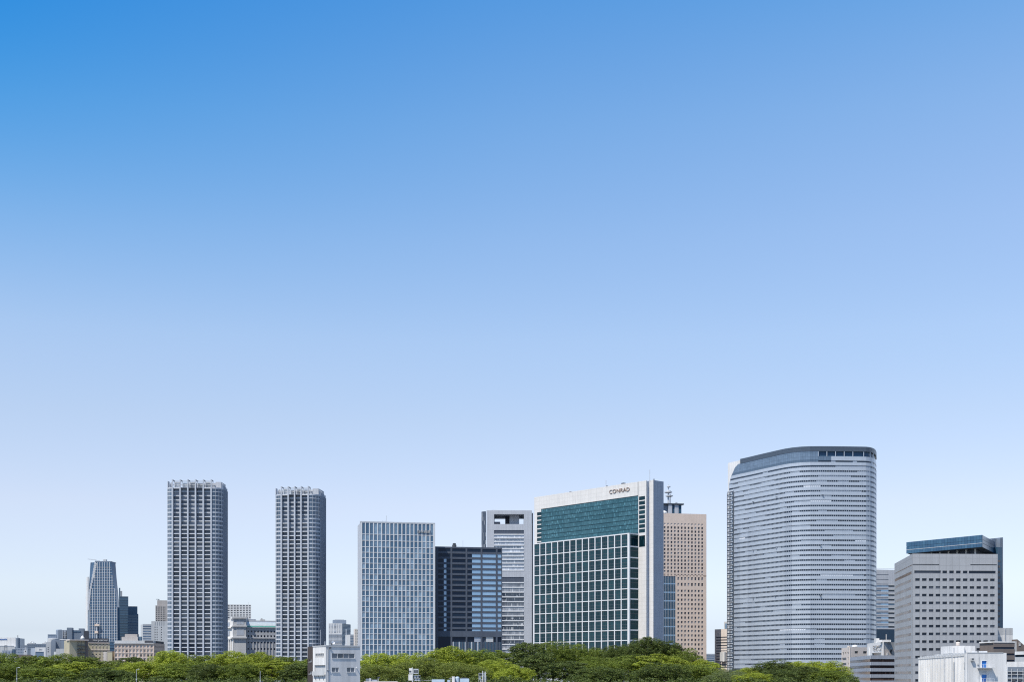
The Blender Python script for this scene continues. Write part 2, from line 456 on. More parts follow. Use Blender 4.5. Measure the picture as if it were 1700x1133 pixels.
    for j, q in enumerate(lin(1, S.L - 1, 4)): S.box('roof_fin', q - .25, q + .25, ztop + .12, zc - 2 - j * .5, -3.2, .1, PIER)
    return t

YT = 1050
twin_tower('wider residential tower with five balcony bays, left of its twin', 275.2, [286.2, 299.1, 311.9, 324.6, 337.5, 350.6], 366.4, YT, Z(810, YT), Z(796.5, YT), 0.0, 25)
YT2 = 1065
twin_tower('narrower residential tower with four balcony bays, right of its twin', 454.3, [467, 478.5, 489.2, 499.8, 511.6], 527.4, YT2, Z(821.5, YT2), Z(808.3, YT2), math.radians(-5.5), 27)

# ------------------------------------------------------------------ white grid office tower
A, Bp = pt(597.5, 1035), pt(722.4, 1047)
plan = rect_plan(A, Bp, 24)
t = Thing('office_tower', 'glass office tower with fine white window grid and characters near its top right', 'tower', (A + Bp) / 2)
zt = Z(866.0, 1035)
t.prism('core', inset(plan, .7), 0, zt - 1, PIER, roof=ROOFG)
fc = t.face(A, Bp)
px_rows = [868.3, 887.2, 897.8, 908.4, 917.5] + [917.5 + 9.05 * i for i in range(1, 22)]
zr = [Z(y, 1035) for y in px_rows]
lm = 2.4 * mpp(1035); pitch = (fc.L - 2 * lm) / 18 * 1.003
cnt = 0; rest = []
for i in range(len(zr) - 1):
    for k in range(18):
        a = lm + k * pitch
        if cnt < 300: fc.box('window', a + .02, a + pitch - .02, zr[i + 1], zr[i], -.66, -.24, G_GRID); cnt += 1
        else: rest.append((a + .02, a + pitch - .02, zr[i + 1], zr[i], -.66, -.24))
fc.multi('lower_windows', rest, G_GRID, kind='stuff')
for k in range(19):
    w = .37 if 0 < k < 18 else .6
    fc.box('pier', max(.005, lm + k * pitch - w), min(fc.L - .005, lm + k * pitch + w), 0, zt - 1.0, -.23, .08, WHITE_TRIM)
fc.box('pier', .005, lm - .62, 0, zt - 1.0, -.6, 0, PIER); fc.box('pier', fc.L - lm + .62, fc.L - .005, 0, zt - 1.0, -.6, 0, WHITE_TRIM)
for z in zr[:-1]: fc.box('floor_band', lm, fc.L - lm, z - .2, z + .2, -.23, 0, WHITE_TRIM)
fc.box('parapet', .005, fc.L - .005, zt - .95, zt, -.7, .1, STEEL)
sd = t.face(Bp, Bp + (plan[2] - plan[1]))
sd.box('side_glazing', .3, sd.L, 0, zt - 1.1, -.66, -.4, G_GRID)
for k in range(5): sd.box('side_pier', .15 + k * 5.6, .75 + k * 5.6, 0, zt - 1.0, -.38, -.02, PIER)
for z in zr[:-1]: sd.box('floor_band', .2, sd.L - .1, z - .3, z + .3, -.39, -.08, PIER)
sd.box('parapet', .005, sd.L, zt - .95, zt, -.7, 0, STEEL)
sign(fc, 'lettering', '日本通運', fc.ua(692.8), fc.ua(714.5), Z(885.9, 1046), Z(881.2, 1046), .35, LETTERG, .2, .06)
for px, h in ((642.3, 5.5), (640.3, 1.4), (636.4, 1.6)): 
    u_ = fc.ua(px); fc.box('antenna', u_ - .12, u_ + .12, zt - .9, zt + h * .45 * 2, -3, -2.8, STEEL)

# ------------------------------------------------------------------ dark banded office building beside it
A, Bp = pt(722.5, 1056), pt(833.7, 1066)
plan = rect_plan(A, Bp, 34)
t = Thing('office_building', 'dark charcoal office block with wide glass bands, right half painted with sky reflection', 'building', (A + Bp) / 2)
zt = Z(908, 1056)
t.prism('core', inset(plan, .9), 0, zt - .4, DARKFR, roof=ROOFG)
fc = t.face(A, Bp)
cols_px = [726, 749.4, 774.4, 799.4, 824.6, 834]
uc = [fc.ua(p) for p in cols_px]; uc[-1] = fc.L; split = fc.ua(783.8)  # right of split the sky reflection is painted as paler panes
rowz = [(Z(910.7 + 9.0 * i, 1056), Z(916 + 9.0 * i, 1056)) for i in range(16)]
zb = rowz[-1][1] - .4
for i, (za, zc) in enumerate(rowz):
    for k in range(5):
        a, c = uc[k], uc[k + 1]
        segs = [(a, c, 0)]
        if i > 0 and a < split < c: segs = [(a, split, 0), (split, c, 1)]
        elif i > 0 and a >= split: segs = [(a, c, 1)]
        elif i > 1 and k == 0:
            q0, q1 = fc.ua(737), fc.ua(741.2); segs = [(a, q0, 0), (q0, q1, 1), (q1, c, 0)]
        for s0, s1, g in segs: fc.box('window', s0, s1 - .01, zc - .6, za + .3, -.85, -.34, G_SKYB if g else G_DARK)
    fc.box('floor_beam', .005, fc.L - .005, zc - (rowz[0][1] - rowz[1][0]) * .9, zc, -.33, -.08, DARKFR)
for k, q in enumerate(uc): fc.box('column', max(.005, q - .65) if k else .005, min(fc.L - .005, q + .65), 0, zt, -.32, .02, DARKFR)
fc.box('parapet', .005, fc.L - .005, rowz[0][0], zt + .01, -.56, -.04, DARKFR)
z1 = Z(1048.5, 1056); z2 = Z(1058, 1056)
fc.box('transfer_wall', .006, fc.L - .006, z2, z1, -.7, .1, DARKFR)
z3 = Z(1066.5, 1056)
fc.box('lobby_glazing', fc.ua(750), fc.ua(787), z3, z2, -.9, -.7, G_DARK)
fc.box('lobby_panel', fc.ua(725), fc.ua(749), 0, z2, -.85, -.5, G_DARK)
fc.box('lobby_panel', fc.ua(787.5), fc.ua(800), z3, z2, -.85, -.4, SLATE)
fc.box('lobby_panel', fc.ua(807), fc.ua(819), z3, z2, -.85, -.4, PALE)
fc.box('lobby_glazing', fc.ua(819.5), fc.ua(833), z3, z2, -.85, -.6, G_DARK)
fc.box('lobby_glazing', fc.ua(750), fc.ua(833), 0, z3, -.9, -.75, G_NAVY)
for k in range(16):
    q = fc.ua(752.5 + k * 5.1); fc.box('lobby_fin', q - .45, q + .45, 0, z3, -.74, -.2, DARKFR if k % 2 or k > 8 else STEEL)
u_ = fc.ua(755.5)
v, f = lathe([(1.6, 0), (1.7, 2.2), (1.2, 2.3), (1.25, 3.4), (.4, 3.6)], 14)
p_ = fc.p(u_, -4); t.add('roof_tank', mesh('roof_tank', v, f, DSTEEL), (p_.x, p_.y, zt - .4))
u_ = fc.ua(769.5); fc.box('antenna', u_ - .1, u_ + .1, zt - .4, zt + 5, -3, -2.8, STEEL)

# ------------------------------------------------------------------ silver portal tower
YM = 1350
A, Bp = pt(807.9, YM), pt(883, YM)
t = Thing('office_tower', 'silver portal-shaped tower with a square opening through its top', 'tower', (A + Bp) / 2)
zt = Z(848, YM); D = 42
fc = t.face(A, Bp)
zo0, zo1 = Z(870.8, YM), Z(854.3, YM); uo0, uo1 = fc.ua(820.2), fc.ua(869.9)
plan = inset(rect_plan(A, Bp, D), .6)
t.prism('core', plan, 0, zo0 - .5, SILVER)
fc.box('tower_pier', .005, uo0, zo0 - .52, zt, -D, -.02, SILVER); fc.box('tower_pier', uo1, fc.L - .005, zo0 - .52, zt, -D, -.02, SILVER)
fc.box('lintel', uo0 - .01, uo1 + .01, zo1, zt - .01, -D, -.03, SILVER)
fc.box('opening_core', fc.ua(846), fc.ua(862), zo0 - .5, zo1 + .2, -26, -10, SILVER)
fc.box('opening_core', fc.ua(838.5), fc.ua(845.9), zo0 - .5, zo1 + .2, -30, -20, DARKFR)
fc.box('opening_core', uo0 + .1, fc.ua(830), zo0 - .5, zo1 - 5.5, -D + 2, -18, SLATE)
fc.box('front_wall', .005, uo0, 0, zo0 - .53, -.58, 0, SILVER); fc.box('front_wall', uo1, fc.L - .005, 0, zo0 - .53, -.58, 0, SILVER)
fc.box('front_wall', uo0 + .01, uo1 - .01, Z(881, YM), zo0 - .01, -.58, -.01, SILVER)
fc.box('louvre_band', uo0, uo1, Z(887, YM), Z(881, YM), -.58, -.35, DARKFR)
def floors(y0, y1, pitch):
    y = y0
    while y < y1:
        fc.box('window', uo0, uo1, Z(y + pitch, YM), Z(y + 1.7, YM), -.58, -.3, G_HOTELB)
        fc.box('floor_slab', uo0, uo1, Z(y + 1.75, YM), Z(y, YM), -.57, .25, WHITE_TRIM)
        y += pitch
G_HOTELB = glass('silver_tower_glass', (.12, .15, .19), (.46, .49, .55), 1.8, bias=.3, curtain=.5)
floors(887.2, 947, 5.97)
fc.box('front_wall', uo0 + .01, uo1 - .01, Z(959, YM), Z(948.9, YM), -.58, -.01, SILVER)
fc.box('louvre_band', uo0, uo1, Z(967.4, YM), Z(959, YM), -.58, -.35, DARKFR)
G_HOTELB = glass('silver_tower_glass_low', (.03, .04, .06), (.34, .36, .40), 1.7, bias=.6, curtain=.4)
floors(967.4, 1098, 7.9)
# glazed round stair on the left edge and dark strip on the right
r = (A - pt(799.5, YM)).length
v, f = ring(r, 0, zt - 1, math.pi, 1.5 * math.pi - .06, .4, 10)
cc = A + Vector((-.3, r)); t.add('stair_glazing', mesh('stair_glazing', v, f, G_HOTELB), (cc.x, cc.y, 0))
rb = t.face(Bp, Bp + Vector((0, D))); rb.box('side_wall', .01, D, 0, zt - 1, -.6, 0, SLATE)
fc.box('edge_fin', fc.L + .8, fc.L + 1.3, 0, zt - 2, -8, -1, SILVER); fc.box('edge_recess', fc.L + .0, fc.L + .78, 0, zt - 2.5, -9, -2, DARKFR)
for px in (818, 822): 
    u_ = fc.ua(px); fc.box('roof_gantry', u_ - 1.2, u_ + 1.2, zt, zt + 1.0, -6, -5, STEEL)

# ------------------------------------------------------------------ hotel and office block with teal glass
YC = 1150 * 321.5
Lp, Rp = pt(887, YC / 295.5), pt(1072.8, YC / 323.65)
t = Thing('hotel_tower', 'large white slab with teal glass and CONRAD lettering, white grid in front', 'tower', (Lp + Rp) / 2)
fc = t.face(Lp, Rp); an = fc.a
WHITE_F = wall('white_front_panel', (.62, .605, .59), (3.4, 3.4, .16, an), var=.04, streak=.06)
zt = CZ + 321.5 * 1150 / F
back = -fc.n
t.prism('core', inset(rect_plan(Lp, Rp, 9.0), .6), 0, zt - .3, PIER, roof=ROOFG)
S2 = Rp + back * 4.2 + fc.u * 3.2
endp = [Lp + back * 9.2, Rp + back * 3.4, ] 
fin = rect_plan(Rp + back * 3.6 - fc.u * 4, S2 + fc.u * 1.0, 13)
t.prism('end_fin', fin, 0, zt + .2, SLATE, roof=ROOFG)
ff = t.face(Rp + back * 3.6 + fc.u * .3, S2 + fc.u * 1.0); ff.box('end_fin_front', .02, ff.L - .004, 0, zt + .25, -.4, .15, WHITE_F)
uR = fc.ua(1059.5); uL1 = fc.ua(898.3); uL0 = fc.ua(891.5); uS0, uS1 = fc.ua(1060.8), fc.ua(1070.8)
zg1 = Z(823, 1149); zl1 = zg1 - 2.6
zgrid = 124.5
fh = 3.86
# white frame of the slab
fc.box('crown_wall', .004, uR - .5, zg1, zt, -.6, 0, WHITE_F)
fc.box('crown_wall', uR + .1, fc.L - .004, zg1 - 1.2, zt, -.6, -.01, WHITE_F)
fc.box('groove', uR - .49, uR + .09, zgrid, zt - .1, -.6, -.35, DARKFR)
fc.box('edge_wall', .004, uL0, 0, zg1 - .01, -.6, 0, WHITE_F)
fc.box('edge_wall', uL0 + .01, uL1, zl1, zg1 - .01, -.6, -.002, WHITE_F)
fc.box('edge_wall', uR + .1, uS0, 0, zg1 - 1.21, -.6, -.012, WHITE_F); fc.box('edge_wall', uS1, fc.L - .004, 0, zg1 - 1.21, -.6, -.012, WHITE_F)
# guest-room glazing, floor by floor
nrow = 9
for i in range(nrow):
    z1 = zg1 - i * fh; z0 = max(z1 - fh, zgrid - 6)
    fc.box('spandrel', uL1 + .05, uR - .5, z1 - .55, z1 - .02, -.59, -.25, G_TEAL)
    us = lin(uL1, uR - .5, 16)
    for k in range(16): fc.box('guestroom_window', us[k] + .06, us[k + 1] - .06, z0, z1 - .57, -.59, -.34, G_TEALU)
    z1 = zl1 - i * fh
    fc.box('window', uL0, uL1, z1 - fh + .9, z1, -.59, -.3, G_TEAL); fc.box('floor_slab', uL0 + .01, uL1 + .2, z1 - fh, z1 - fh + .88, -.58, .12, WHITE_F)
    if i < 8:
        z1 = zg1 - 1.25 - i * fh
        fc.box('window', uS0, uS1, z1 - fh + .8, z1, -.59, -.3, G_TEAL); fc.box('floor_slab', uS0 + .01, uS1 - .01, z1 - fh, z1 - fh + .78, -.58, -.03, WHITE_F)
zq = zg1 - 1.25 - 8 * fh
fc.box('floor_slab', uS0 + .01, uS1 - .01, zq - 1.6, zq - .02, -.58, -.03, WHITE_F)
fc.box('window', uS0, uS1, zq - 11, zq - 1.6, -.59, -.3, G_TEAL)
fc.box('edge_wall', uS0 + .01, uS1 - .01, 0, zq - 11, -.58, -.03, WHITE_F)
sign(fc, 'lettering', 'CONRAD', fc.ua(1012), fc.ua(1045.6), zt - 6.7, zt - 3.5, .3, LETTER, .2, -.02)
for px, w, h in ((1001.5, .3, 6), (1002.5, 1.2, 1.2), (1029, 2.6, 1.6), (942, 1.6, 1.0), (1074.3, .25, 9), (1081, .6, 1.0)):
    u_ = fc.ua(px); fc.box('roof_mast' if h > 3 else 'roof_unit', u_ - w / 2, u_ + w / 2, zt - .3, zt + h, -3 - w, -3, STEEL if h > 3 else DSTEEL)
# projecting office grid
pj = 10.66
c1 = fc.p(fc.ua(1060), pj)
gl = Face(None, fc.p(0, pj), c1); g0 = gl.p(gl.ua(885.4))
gf = t.face(g0, c1)
t.prism('office_core', inset([g0, c1, c1 + back * (pj - .02), g0 + back * (pj - .02)], .7), 0, zgrid - .9, PIER, roof=ROOFG)
ub = lin(.9, gf.L - 1.7, 15)
zrw = [zgrid - .5, zgrid - 11.0, zgrid - 20.2, zgrid - 28.9]
while zrw[-1] > 12: zrw.append(zrw[-1] - 8.55)
bw, bh = (ub[1] - ub[0]), 1.0
def pane_mesh():
    v, f = boxes([(-.5, .5, -.1, .1, -.5, .5)]); idx = [0] * 6
    extra = [(x - .012, x + .012, -.2, -.1, -.5, .5) for x in (-.22, .08, .34)] + [(-.5, .5, -.22, -.1, z - .02, z + .02) for z in (.02, -.26)]
    v2, f2 = boxes(extra); k = len(v); f += [tuple(i + k for i in q) for q in f2]; v += v2; idx += [1] * len(f2)
    return mesh('office_pane', v, f, [G_TEAL, DSTEEL], idx)
PM = pane_mesh()
for i in range(len(zrw) - 1):
    for k in range(15):
        u0, u1 = ub[k], ub[k + 1]; c = gf.p((u0 + u1) / 2, -.55)
        t.add('office_window', PM, (c.x, c.y, (zrw[i] + zrw[i + 1]) / 2), gf.a, (u1 - u0, .5, zrw[i] - zrw[i + 1]))
    gf.box('grid_beam', .006, gf.L - .006, zrw[i] - .38, zrw[i] + .5 - (.2 if i else 0), -.5, -.03, WHITE_TRIM)
for k, q in enumerate(ub): gf.box('grid_pier', max(.004, q - .5) if k else .004, q + .5 if k < 15 else gf.L - .004, 0, zgrid, -.5, .03, WHITE_TRIM)
gs = t.face(c1, c1 + back * pj)
gs.box('side_glazing', .8, gs.L - .02, 0, zgrid - 1, -.6, -.4, G_TEAL)
gs.box('grid_pier', .004, 1.0, 0, zgrid - .01, -.5, .02, WHITE_TRIM)
for z in zrw[:-1]: gs.box('grid_beam', .006, gs.L - .02, z - .55, z + .48, -.39, -.05, WHITE_TRIM)
for z in zrw[:-1]: gs.box('grid_rail', 1.0, gs.L - .02, z - 3.6, z - 3.3, -.39, -.3, DSTEEL); 

# ------------------------------------------------------------------ tan stone tower with mast
A, Bp = pt(1084, 1383), pt(1172.8, 1395)
t = Thing('hotel_tower', 'tan stone tower with small square windows and an antenna mast on top', 'tower', (A + Bp) / 2)
fc = t.face(A, Bp); zt = Z(854.5, 1395)
t.prism('core', inset(rect_plan(A, Bp, 34), .5), 0, zt - .6, TAN, roof=ROOFG)
YA = 1390; rows = []
cx12 = [fc.ua(1103.5 + 5.67 * k) for k in range(12)]; cx8 = cx12[4:]
hw = 1.5 * mpp(YA)
rowsU = []
for i in range(14):
    y = 877.2 + 6.06 * i; rowsU.append((Z(y + 1.9, YA), Z(y - 1.9, YA), [(q - hw, q + hw) for q in cx12]))
rowsU.insert(0, (Z(873.2, YA), Z(869.8, YA), [(q - hw, q + hw) for q in cx12]))
for y, h in [(961.5, 5.0), (971.2, 5.0)] + [(982.0 + 7.42 * i, 3.9) for i in range(18)]:
    rows.append((Z(y + h / 2, YA), Z(y - h / 2, YA), [(q - hw, q + hw) for q in cx8]))
zsplit = Z(955.5, YA)
cnt = fc.holes(rowsU, zsplit, zt, TAN, G_HOTEL, depth=.6, pane_of=lambda a, z: CREAM if z > Z(874, YA) else G_HOTEL)
up0, up1 = fc.ua(1101.5), fc.ua(1121.6)
fc.holes(rows, 0, zsplit - .004, TAN, G_HOTEL, U0=up1, depth=.6, limit=300, count=cnt)
fc.box('wall', .004, up0, 0, zsplit - .006, -.6, 0, TAN)
zz = zsplit - 1
k = 0
while zz > 14:
    h = 8.6
    fc.box('atrium_glazing', up0 + .02, up1 - .02, zz - h + 1.2, zz, -.6, -.3, G_NAVY); fc.box('atrium_band', up0 + .02, up1 - .02, zz - h, zz - h + 1.19, -.6, -.25, G_SKYB)
    zz -= h
for q in lin(up0 + .5, up1 - .5, 7): fc.box('atrium_mullion', q - .12, q + .12, 10, zsplit - 1, -.24, -.1, STEEL)
fc.box('wall', up0, up1, zsplit - 1, zsplit - .006, -.59, -.003, TAN)
sd = t.face(Bp, Bp + Vector((.5, 34))); sd.box('side_wall', .01, 33, 0, zt - .02, -.5, 0, TAN)
# roof plant and mast
zp = Z(836.5, YA)
def fbox(name, p0, p1, y0, y1, d0, d1, mat, parent=None): return fc.box(name, fc.ua(p0), fc.ua(p1), Z(y0, YA), Z(y1, YA), d0, d1, mat, parent)
fbox('roof_plant_room', 1097, 1111.5, 856, 838, -14, -6, BLUEG); fbox('roof_plant_room', 1112, 1118, 856, 836.8, -13, -4, SILVER)
fbox('roof_plant_room', 1118.4, 1134, 856, 838, -16, -5, G_NAVY); fbox('roof_plant_room', 1122.5, 1129, 856, 838.1, -6, -4.5, SILVER)
fbox('roof_canopy', 1099, 1137.6, 838, 836, -17, -3.5, DSTEEL)
v, f = lathe([(2.2, 0), (2.3, .8), (1.6, 1.9), (.3, 2.6)], 14)
p_ = fc.p(fc.ua(1103.5), -2.5); t.add('satellite_dish', mesh('satellite_dish', v, f, WHITEP), (p_.x, p_.y, zt - .3), scale=(1.5, 1.2, 1.25))
ms = fc.p(fc.ua(1114), -8)
v, f = lathe([(.9, 0), (.7, 12), (.45, 20), (.3, 27), (.06, 31)], 8)
mast = t.add('mast', mesh('mast', v, f, STEEL), (ms.x, ms.y, Z(837, YA)), scale=(1.35, 1.35, .66))
v, f = lathe([(2.0, 0), (3.0, .5), (3.0, 1.2), (1.6, 1.7)], 14); me = mesh('mast_platform', v, f, STEEL)
for y, s_, dx in ((824.5, 1.0, .8), (818.3, 1.05, -.2), (816.8, .7, 0), (809, .5, .2)):
    t.add('mast_platform', me, (ms.x + dx, ms.y, Z(y, YA)), scale=(s_ * 1.25, s_ * 1.25, 1.0), parent=mast)
fbox('mast_strut', 1117, 1117.6, 837, 820, -7.5, -7.1, DSTEEL, parent=mast)
fbox('roof_vent', 1126, 1128.6, 836, 833.2, -9, -7, STEEL)

# ------------------------------------------------------------------ curved glass tower
DP = [(1208, 354.3), (1218, 356.7), (1229, 359.4), (1241, 362), (1253, 364.9), (1266, 368), (1279, 371), (1292, 374), (1303, 376.4), (1315, 378.3), (1330, 379.8),
      (1345, 380.5), (1362, 380.6), (1380, 380.5), (1398, 380.3), (1416, 380), (1430, 379.8), (1438, 379.6), (1443.5, 379.0), (1448, 377.8), (1451.5, 376.2), (1453.8, 373.8), (1454.9, 370.5), (1455.0, 366)]
path = [pt(px, 1170 * 380.6 / h) for px, h in DP]
def resample(pts, step):
    out = [pts[0]]; acc = 0
    for a, c in zip(pts, pts[1:]):
        d = (c - a).length; k = max(1, round(d / step))
        out += [a + (c - a) * ((i + 1) / k) for i in range(k)]
    return out
path = resample(path, 1.75)
nrm = []
for i in range(len(path)):
    e = (path[min(i + 1, len(path) - 1)] - path[max(i - 1, 0)]).normalized(); nrm.append(Vector((e.y, -e.x)))
ppx = [850 + F * p.x / p.y for p in path]
ztD = CZ + 380.6 * 1170 / F
def zpx(y): return CZ + (H - y) * 1170 / F      # height of the floor line that the flat part shows at row y
cenD = (path[0] + path[-1]) / 2
t = Thing('office_tower', 'tall curved tower of pale striped glass with a dark cap', 'tower', cenD)
back_pts = [path[-1] + Vector((-8, 34)), path[0] + Vector((22, 26)), path[0] + Vector((3, 8))]
def dstrip(name, i0, i1, z0, z1, off, thick, mats, midx=None, parent=None, kind=None, i0t=None):
    """curved band following the facade between path points i0..i1; with i0t its left end slants"""
    v, f, mi = [], [], []
    for i in range(i0, i1 + 1):
        for d in (off, off - thick):
            for z in (z0, z1):
                if i0t and i0t > i0 and i < i0t and z == z1: z = z0 + (z1 - z0) * (i - i0 + .02) / (i0t - i0)
                q = path[i] + nrm[i] * d; v.append((q.x - t.b.x, q.y - t.b.y, z))
    for j in range(i1 - i0):
        k, m_ = 4 * j, 4 * j + 4; w = midx[i0 + j] if midx else 0
        f += [(k, m_, m_ + 1, k + 1), (k + 2, k + 3, m_ + 3, m_ + 2), (k + 1, m_ + 1, m_ + 3, k + 3), (k, k + 2, m_ + 2, m_)]; mi += [w] * 4
    e = 4 * (i1 - i0); f += [(0, 1, 3, 2), (e, e + 2, e + 3, e + 1)]; mi += [0, 0]
    return t.add(name, mesh(name, v, f, mats, mi, smooth=False), t.b, parent=parent, kind=kind)
n_p = len(path)
inner = [path[i] - nrm[i] * 1.2 for i in range(0, n_p, 2)] + back_pts
t.prism('core', inner, 0, ztD - 14, PIER, roof=ROOFG)
# frit panel: pale blue-grey glass, glossy, with a fine panel grid
def frit():
    m, n, b = _base('frit_glass_panel')
    p = _pos(n)
    v = _range(n, _noise(n, p, .5, 3), .3, .7, .93, 1.06)
    s_ = n.nodes.new('ShaderNodeSeparateXYZ'); n.links.new(p, s_.inputs[0])
    w = _math(n, 'FRACT', _math(n, 'MULTIPLY', _math(n, 'SUBTRACT', s_.outputs[0], _math(n, 'MULTIPLY', s_.outputs[1], .45)), .42))
    j = _range(n, w, .0, .08, .80, 1.0)
    n.links.new(_mulcol(n, (.35, .395, .46), _grey(n, _math(n, 'MULTIPLY', v, j))), b.inputs['Base Color'])
    b.inputs['Roughness'].default_value = .16; b.inputs['IOR'].default_value = 2.1
    return m
FRIT = frit()
BLIND = glass('curved_tower_blind', (.22, .26, .32), (.30, .345, .41), 1.6, bias=.5)
LITE = glass('curved_tower_bright_blind', (.62, .65, .70), (.7, .72, .76), 1.6, bias=.5)
def start_i(z):
    """the glass sheet is cut along a sweeping curve at the top left"""
    y = H - (z - CZ) * F / 1170
    pts = [(830, 1208), (800, 1210), (788, 1213), (778, 1218), (770, 1226), (763, 1238), (757, 1254), (750, 1268)]
    # rows as seen on the flat part, lowered for the greater distance on the left
    y2 = y + (380.6 - 358) * ((H - y) / 380.6)
    q = 1208
    for (y0, x0), (y1, x1) in zip(pts, pts[1:]):
        if y1 <= y2 <= y0: q = x0 + (x1 - x0) * (y0 - y2) / (y0 - y1)
    if y2 < 750: q = 1254
    return next((i for i, p in enumerate(ppx) if p >= q), 0)
fp = 8.22; ya = 772.0
k = 0
Rd = random.Random(3)
y = 767.5
while y < 1112:
    zb, ztp = zpx(y + fp), zpx(y)
    hwin = (ztp - zb) * .33
    i0 = start_i(zb + hwin); i0t = start_i(ztp); iw0 = start_i(zb)
    mi = []
    while len(mi) < n_p:
        run = Rd.choice((4, 5, 5, 8, 10, 15)); frac = len(mi) / n_p
        pr = .66 + .2 * min(1, k / 25)
        r_ = Rd.random()
        mi += [0 if r_ < pr else (2 if r_ > .985 else 1)] * run
    mi = mi[:n_p]
    for i in range(n_p):
        if ppx[i] > 1436.5: mi[i] = 1 if ppx[i] < 1446 else 0
    wb = dstrip('window_band', iw0, n_p - 1, zb, zb + hwin * .72, -.25, .5, [G_DEN, BLIND, LITE], mi, i0t=i0)
    dstrip('window_head', i0, n_p - 1, zb + hwin * .72, zb + hwin, -.35, .4, G_DEN, parent=wb)
    dstrip('spandrel_band', i0, n_p - 1, zb + hwin, ztp - .06, 0, .7, FRIT, i0t=i0t)
    k += 1; y += fp
# window mullions: fine verticals, one part per tower quarter would not read; they are cut into each band as one piece
mull = []
for i in range(0, n_p, 1):
    q = path[i] - nrm[i] * .13; mull.append((q.x - t.b.x - .12, q.x - t.b.x + .12, q.y - t.b.y - .12, q.y - t.b.y + .12, zpx(1112), zpx(800 if ppx[i] < 1216 else 775)))
v, f = boxes(mull); t.add('window_mullions', mesh('window_mullions', v, f, FRIT), t.b, kind='stuff')
# crown: glazed screen and dark cap
CROWN = glass('crown_glass', (.085, .13, .19), (.14, .20, .28), 1.6, bias=.5, lines=(2.0, 3.2, .55, -.5))
CAP = metal('dark_cap', (.055, .075, .105), .35)
ic = start_i(zpx(757)); i_r = next(i for i, p in enumerate(ppx) if p > 1357)
ib = next(i for i, p in enumerate(ppx) if p > 1226)
steps = [(767.5, 763.5), (763.5, 759), (759, 754.5), (754.5, 749.5)]
for y0, y1 in steps:
    dstrip('crown_glazing', start_i(zpx(y0)), i_r, zpx(y0), zpx(y1) - .03, -.05, .3, CROWN, i0t=start_i(zpx(y1)))
dstrip('crown_band', i_r, n_p - 1, zpx(767.5), zpx(765.0), -.25, .5, [G_DEN, BLIND], [0 if (i // 2) % 5 else 1 for i in range(n_p)])
dstrip('crown_glazing', i_r, i_r + 6, zpx(764.9), zpx(758), -.05, .3, CROWN)
dstrip('crown_band', i_r + 6, n_p - 1, zpx(764.9), zpx(758), -.02, .5, FRIT)
dstrip('crown_recess', i_r, n_p - 1, zpx(758), zpx(749.5), -1.2, .4, G_FARN0)
for px in (1357, 1371, 1386, 1401, 1415.5, 1430.5, 1445, 1450):
    i = next(i for i, p in enumerate(ppx) if p > px); q = path[i] - nrm[i] * .3
    t.box('crown_post', q.x - .28, q.x + .28, q.y - .28, q.y + .28, zpx(758), zpx(749.5), FRIT)
i0 = start_i(zpx(745))
dstrip('cap_band', start_i(zpx(746)), n_p - 1, zpx(749.6), ztD, .15, 1.2, CAP)
q_ = [path[i] - nrm[i] * 1.3 for i in range(start_i(zpx(746)), n_p, 3)] + back_pts[:1] + [path[0] + Vector((40, 20))]
t.prism('cap_roof', q_, ztD - 2.5, ztD - .4, CAP)
# white end wall behind the cut corner, and the lift frame on the left edge
W0 = path[0] - nrm[0] * 2.0; iw = next(i for i, p in enumerate(ppx) if p > 1262)
ew = t.face(pt(1208.3, W0.y), path[iw] - nrm[iw] * 2.2)
ew.box('end_wall', .0, ew.L, zpx(860), ztD - .8, -1.0, 0, WHITEP)
il = next(i for i, p in enumerate(ppx) if p > 1217)
LF = glass('lift_glass', (.05, .075, .11), (.10, .14, .19), 1.7, bias=.5)
dstrip('lift_glazing', 0, il, zpx(1112), zpx(795), .25, .3, LF)
y = 795 - fp
lf = t.face(path[0] + nrm[0] * .35, path[il] + nrm[il] * .35)
while y < 1105:
    y += fp
    lf.box('lift_beam', 0, lf.L, zpx(y) - .35, zpx(y) + .35, 0, .35, STEEL)
    lf.box('lift_landing', .6, lf.L * .38, zpx(y) - 2.8, zpx(y) - .9, .0, .25, STEEL if int(y) % 3 else PALE)
    lf.box('lift_landing', lf.L * .55, lf.L * .8, zpx(y) - 2.9, zpx(y) - 1.2, .0, .22, FRIT)
for q in (0.0, .47, .98): lf.box('lift_post', lf.L * q, lf.L * q + .45, 0, zpx(797), 0, .4, DSTEEL)
for px, y in ((1362.5, 822.5), (1440, 823.3), (1362, 906), (1440, 907), (1361.5, 990), (1288, 909), (1249, 914), (1288, 826), (1249, 834), (1287, 990), (1249, 994), (1440, 990)):
    i = next(i for i, p in enumerate(ppx) if p >= px); q = path[i] + nrm[i] * .6
    zz = CZ + (H - y) * path[i].y / F
    t.box('cleaning_bracket', q.x - .7, q.x + .7, q.y - .5, q.y + .5, zz - .2, zz + .2, DSTEEL)

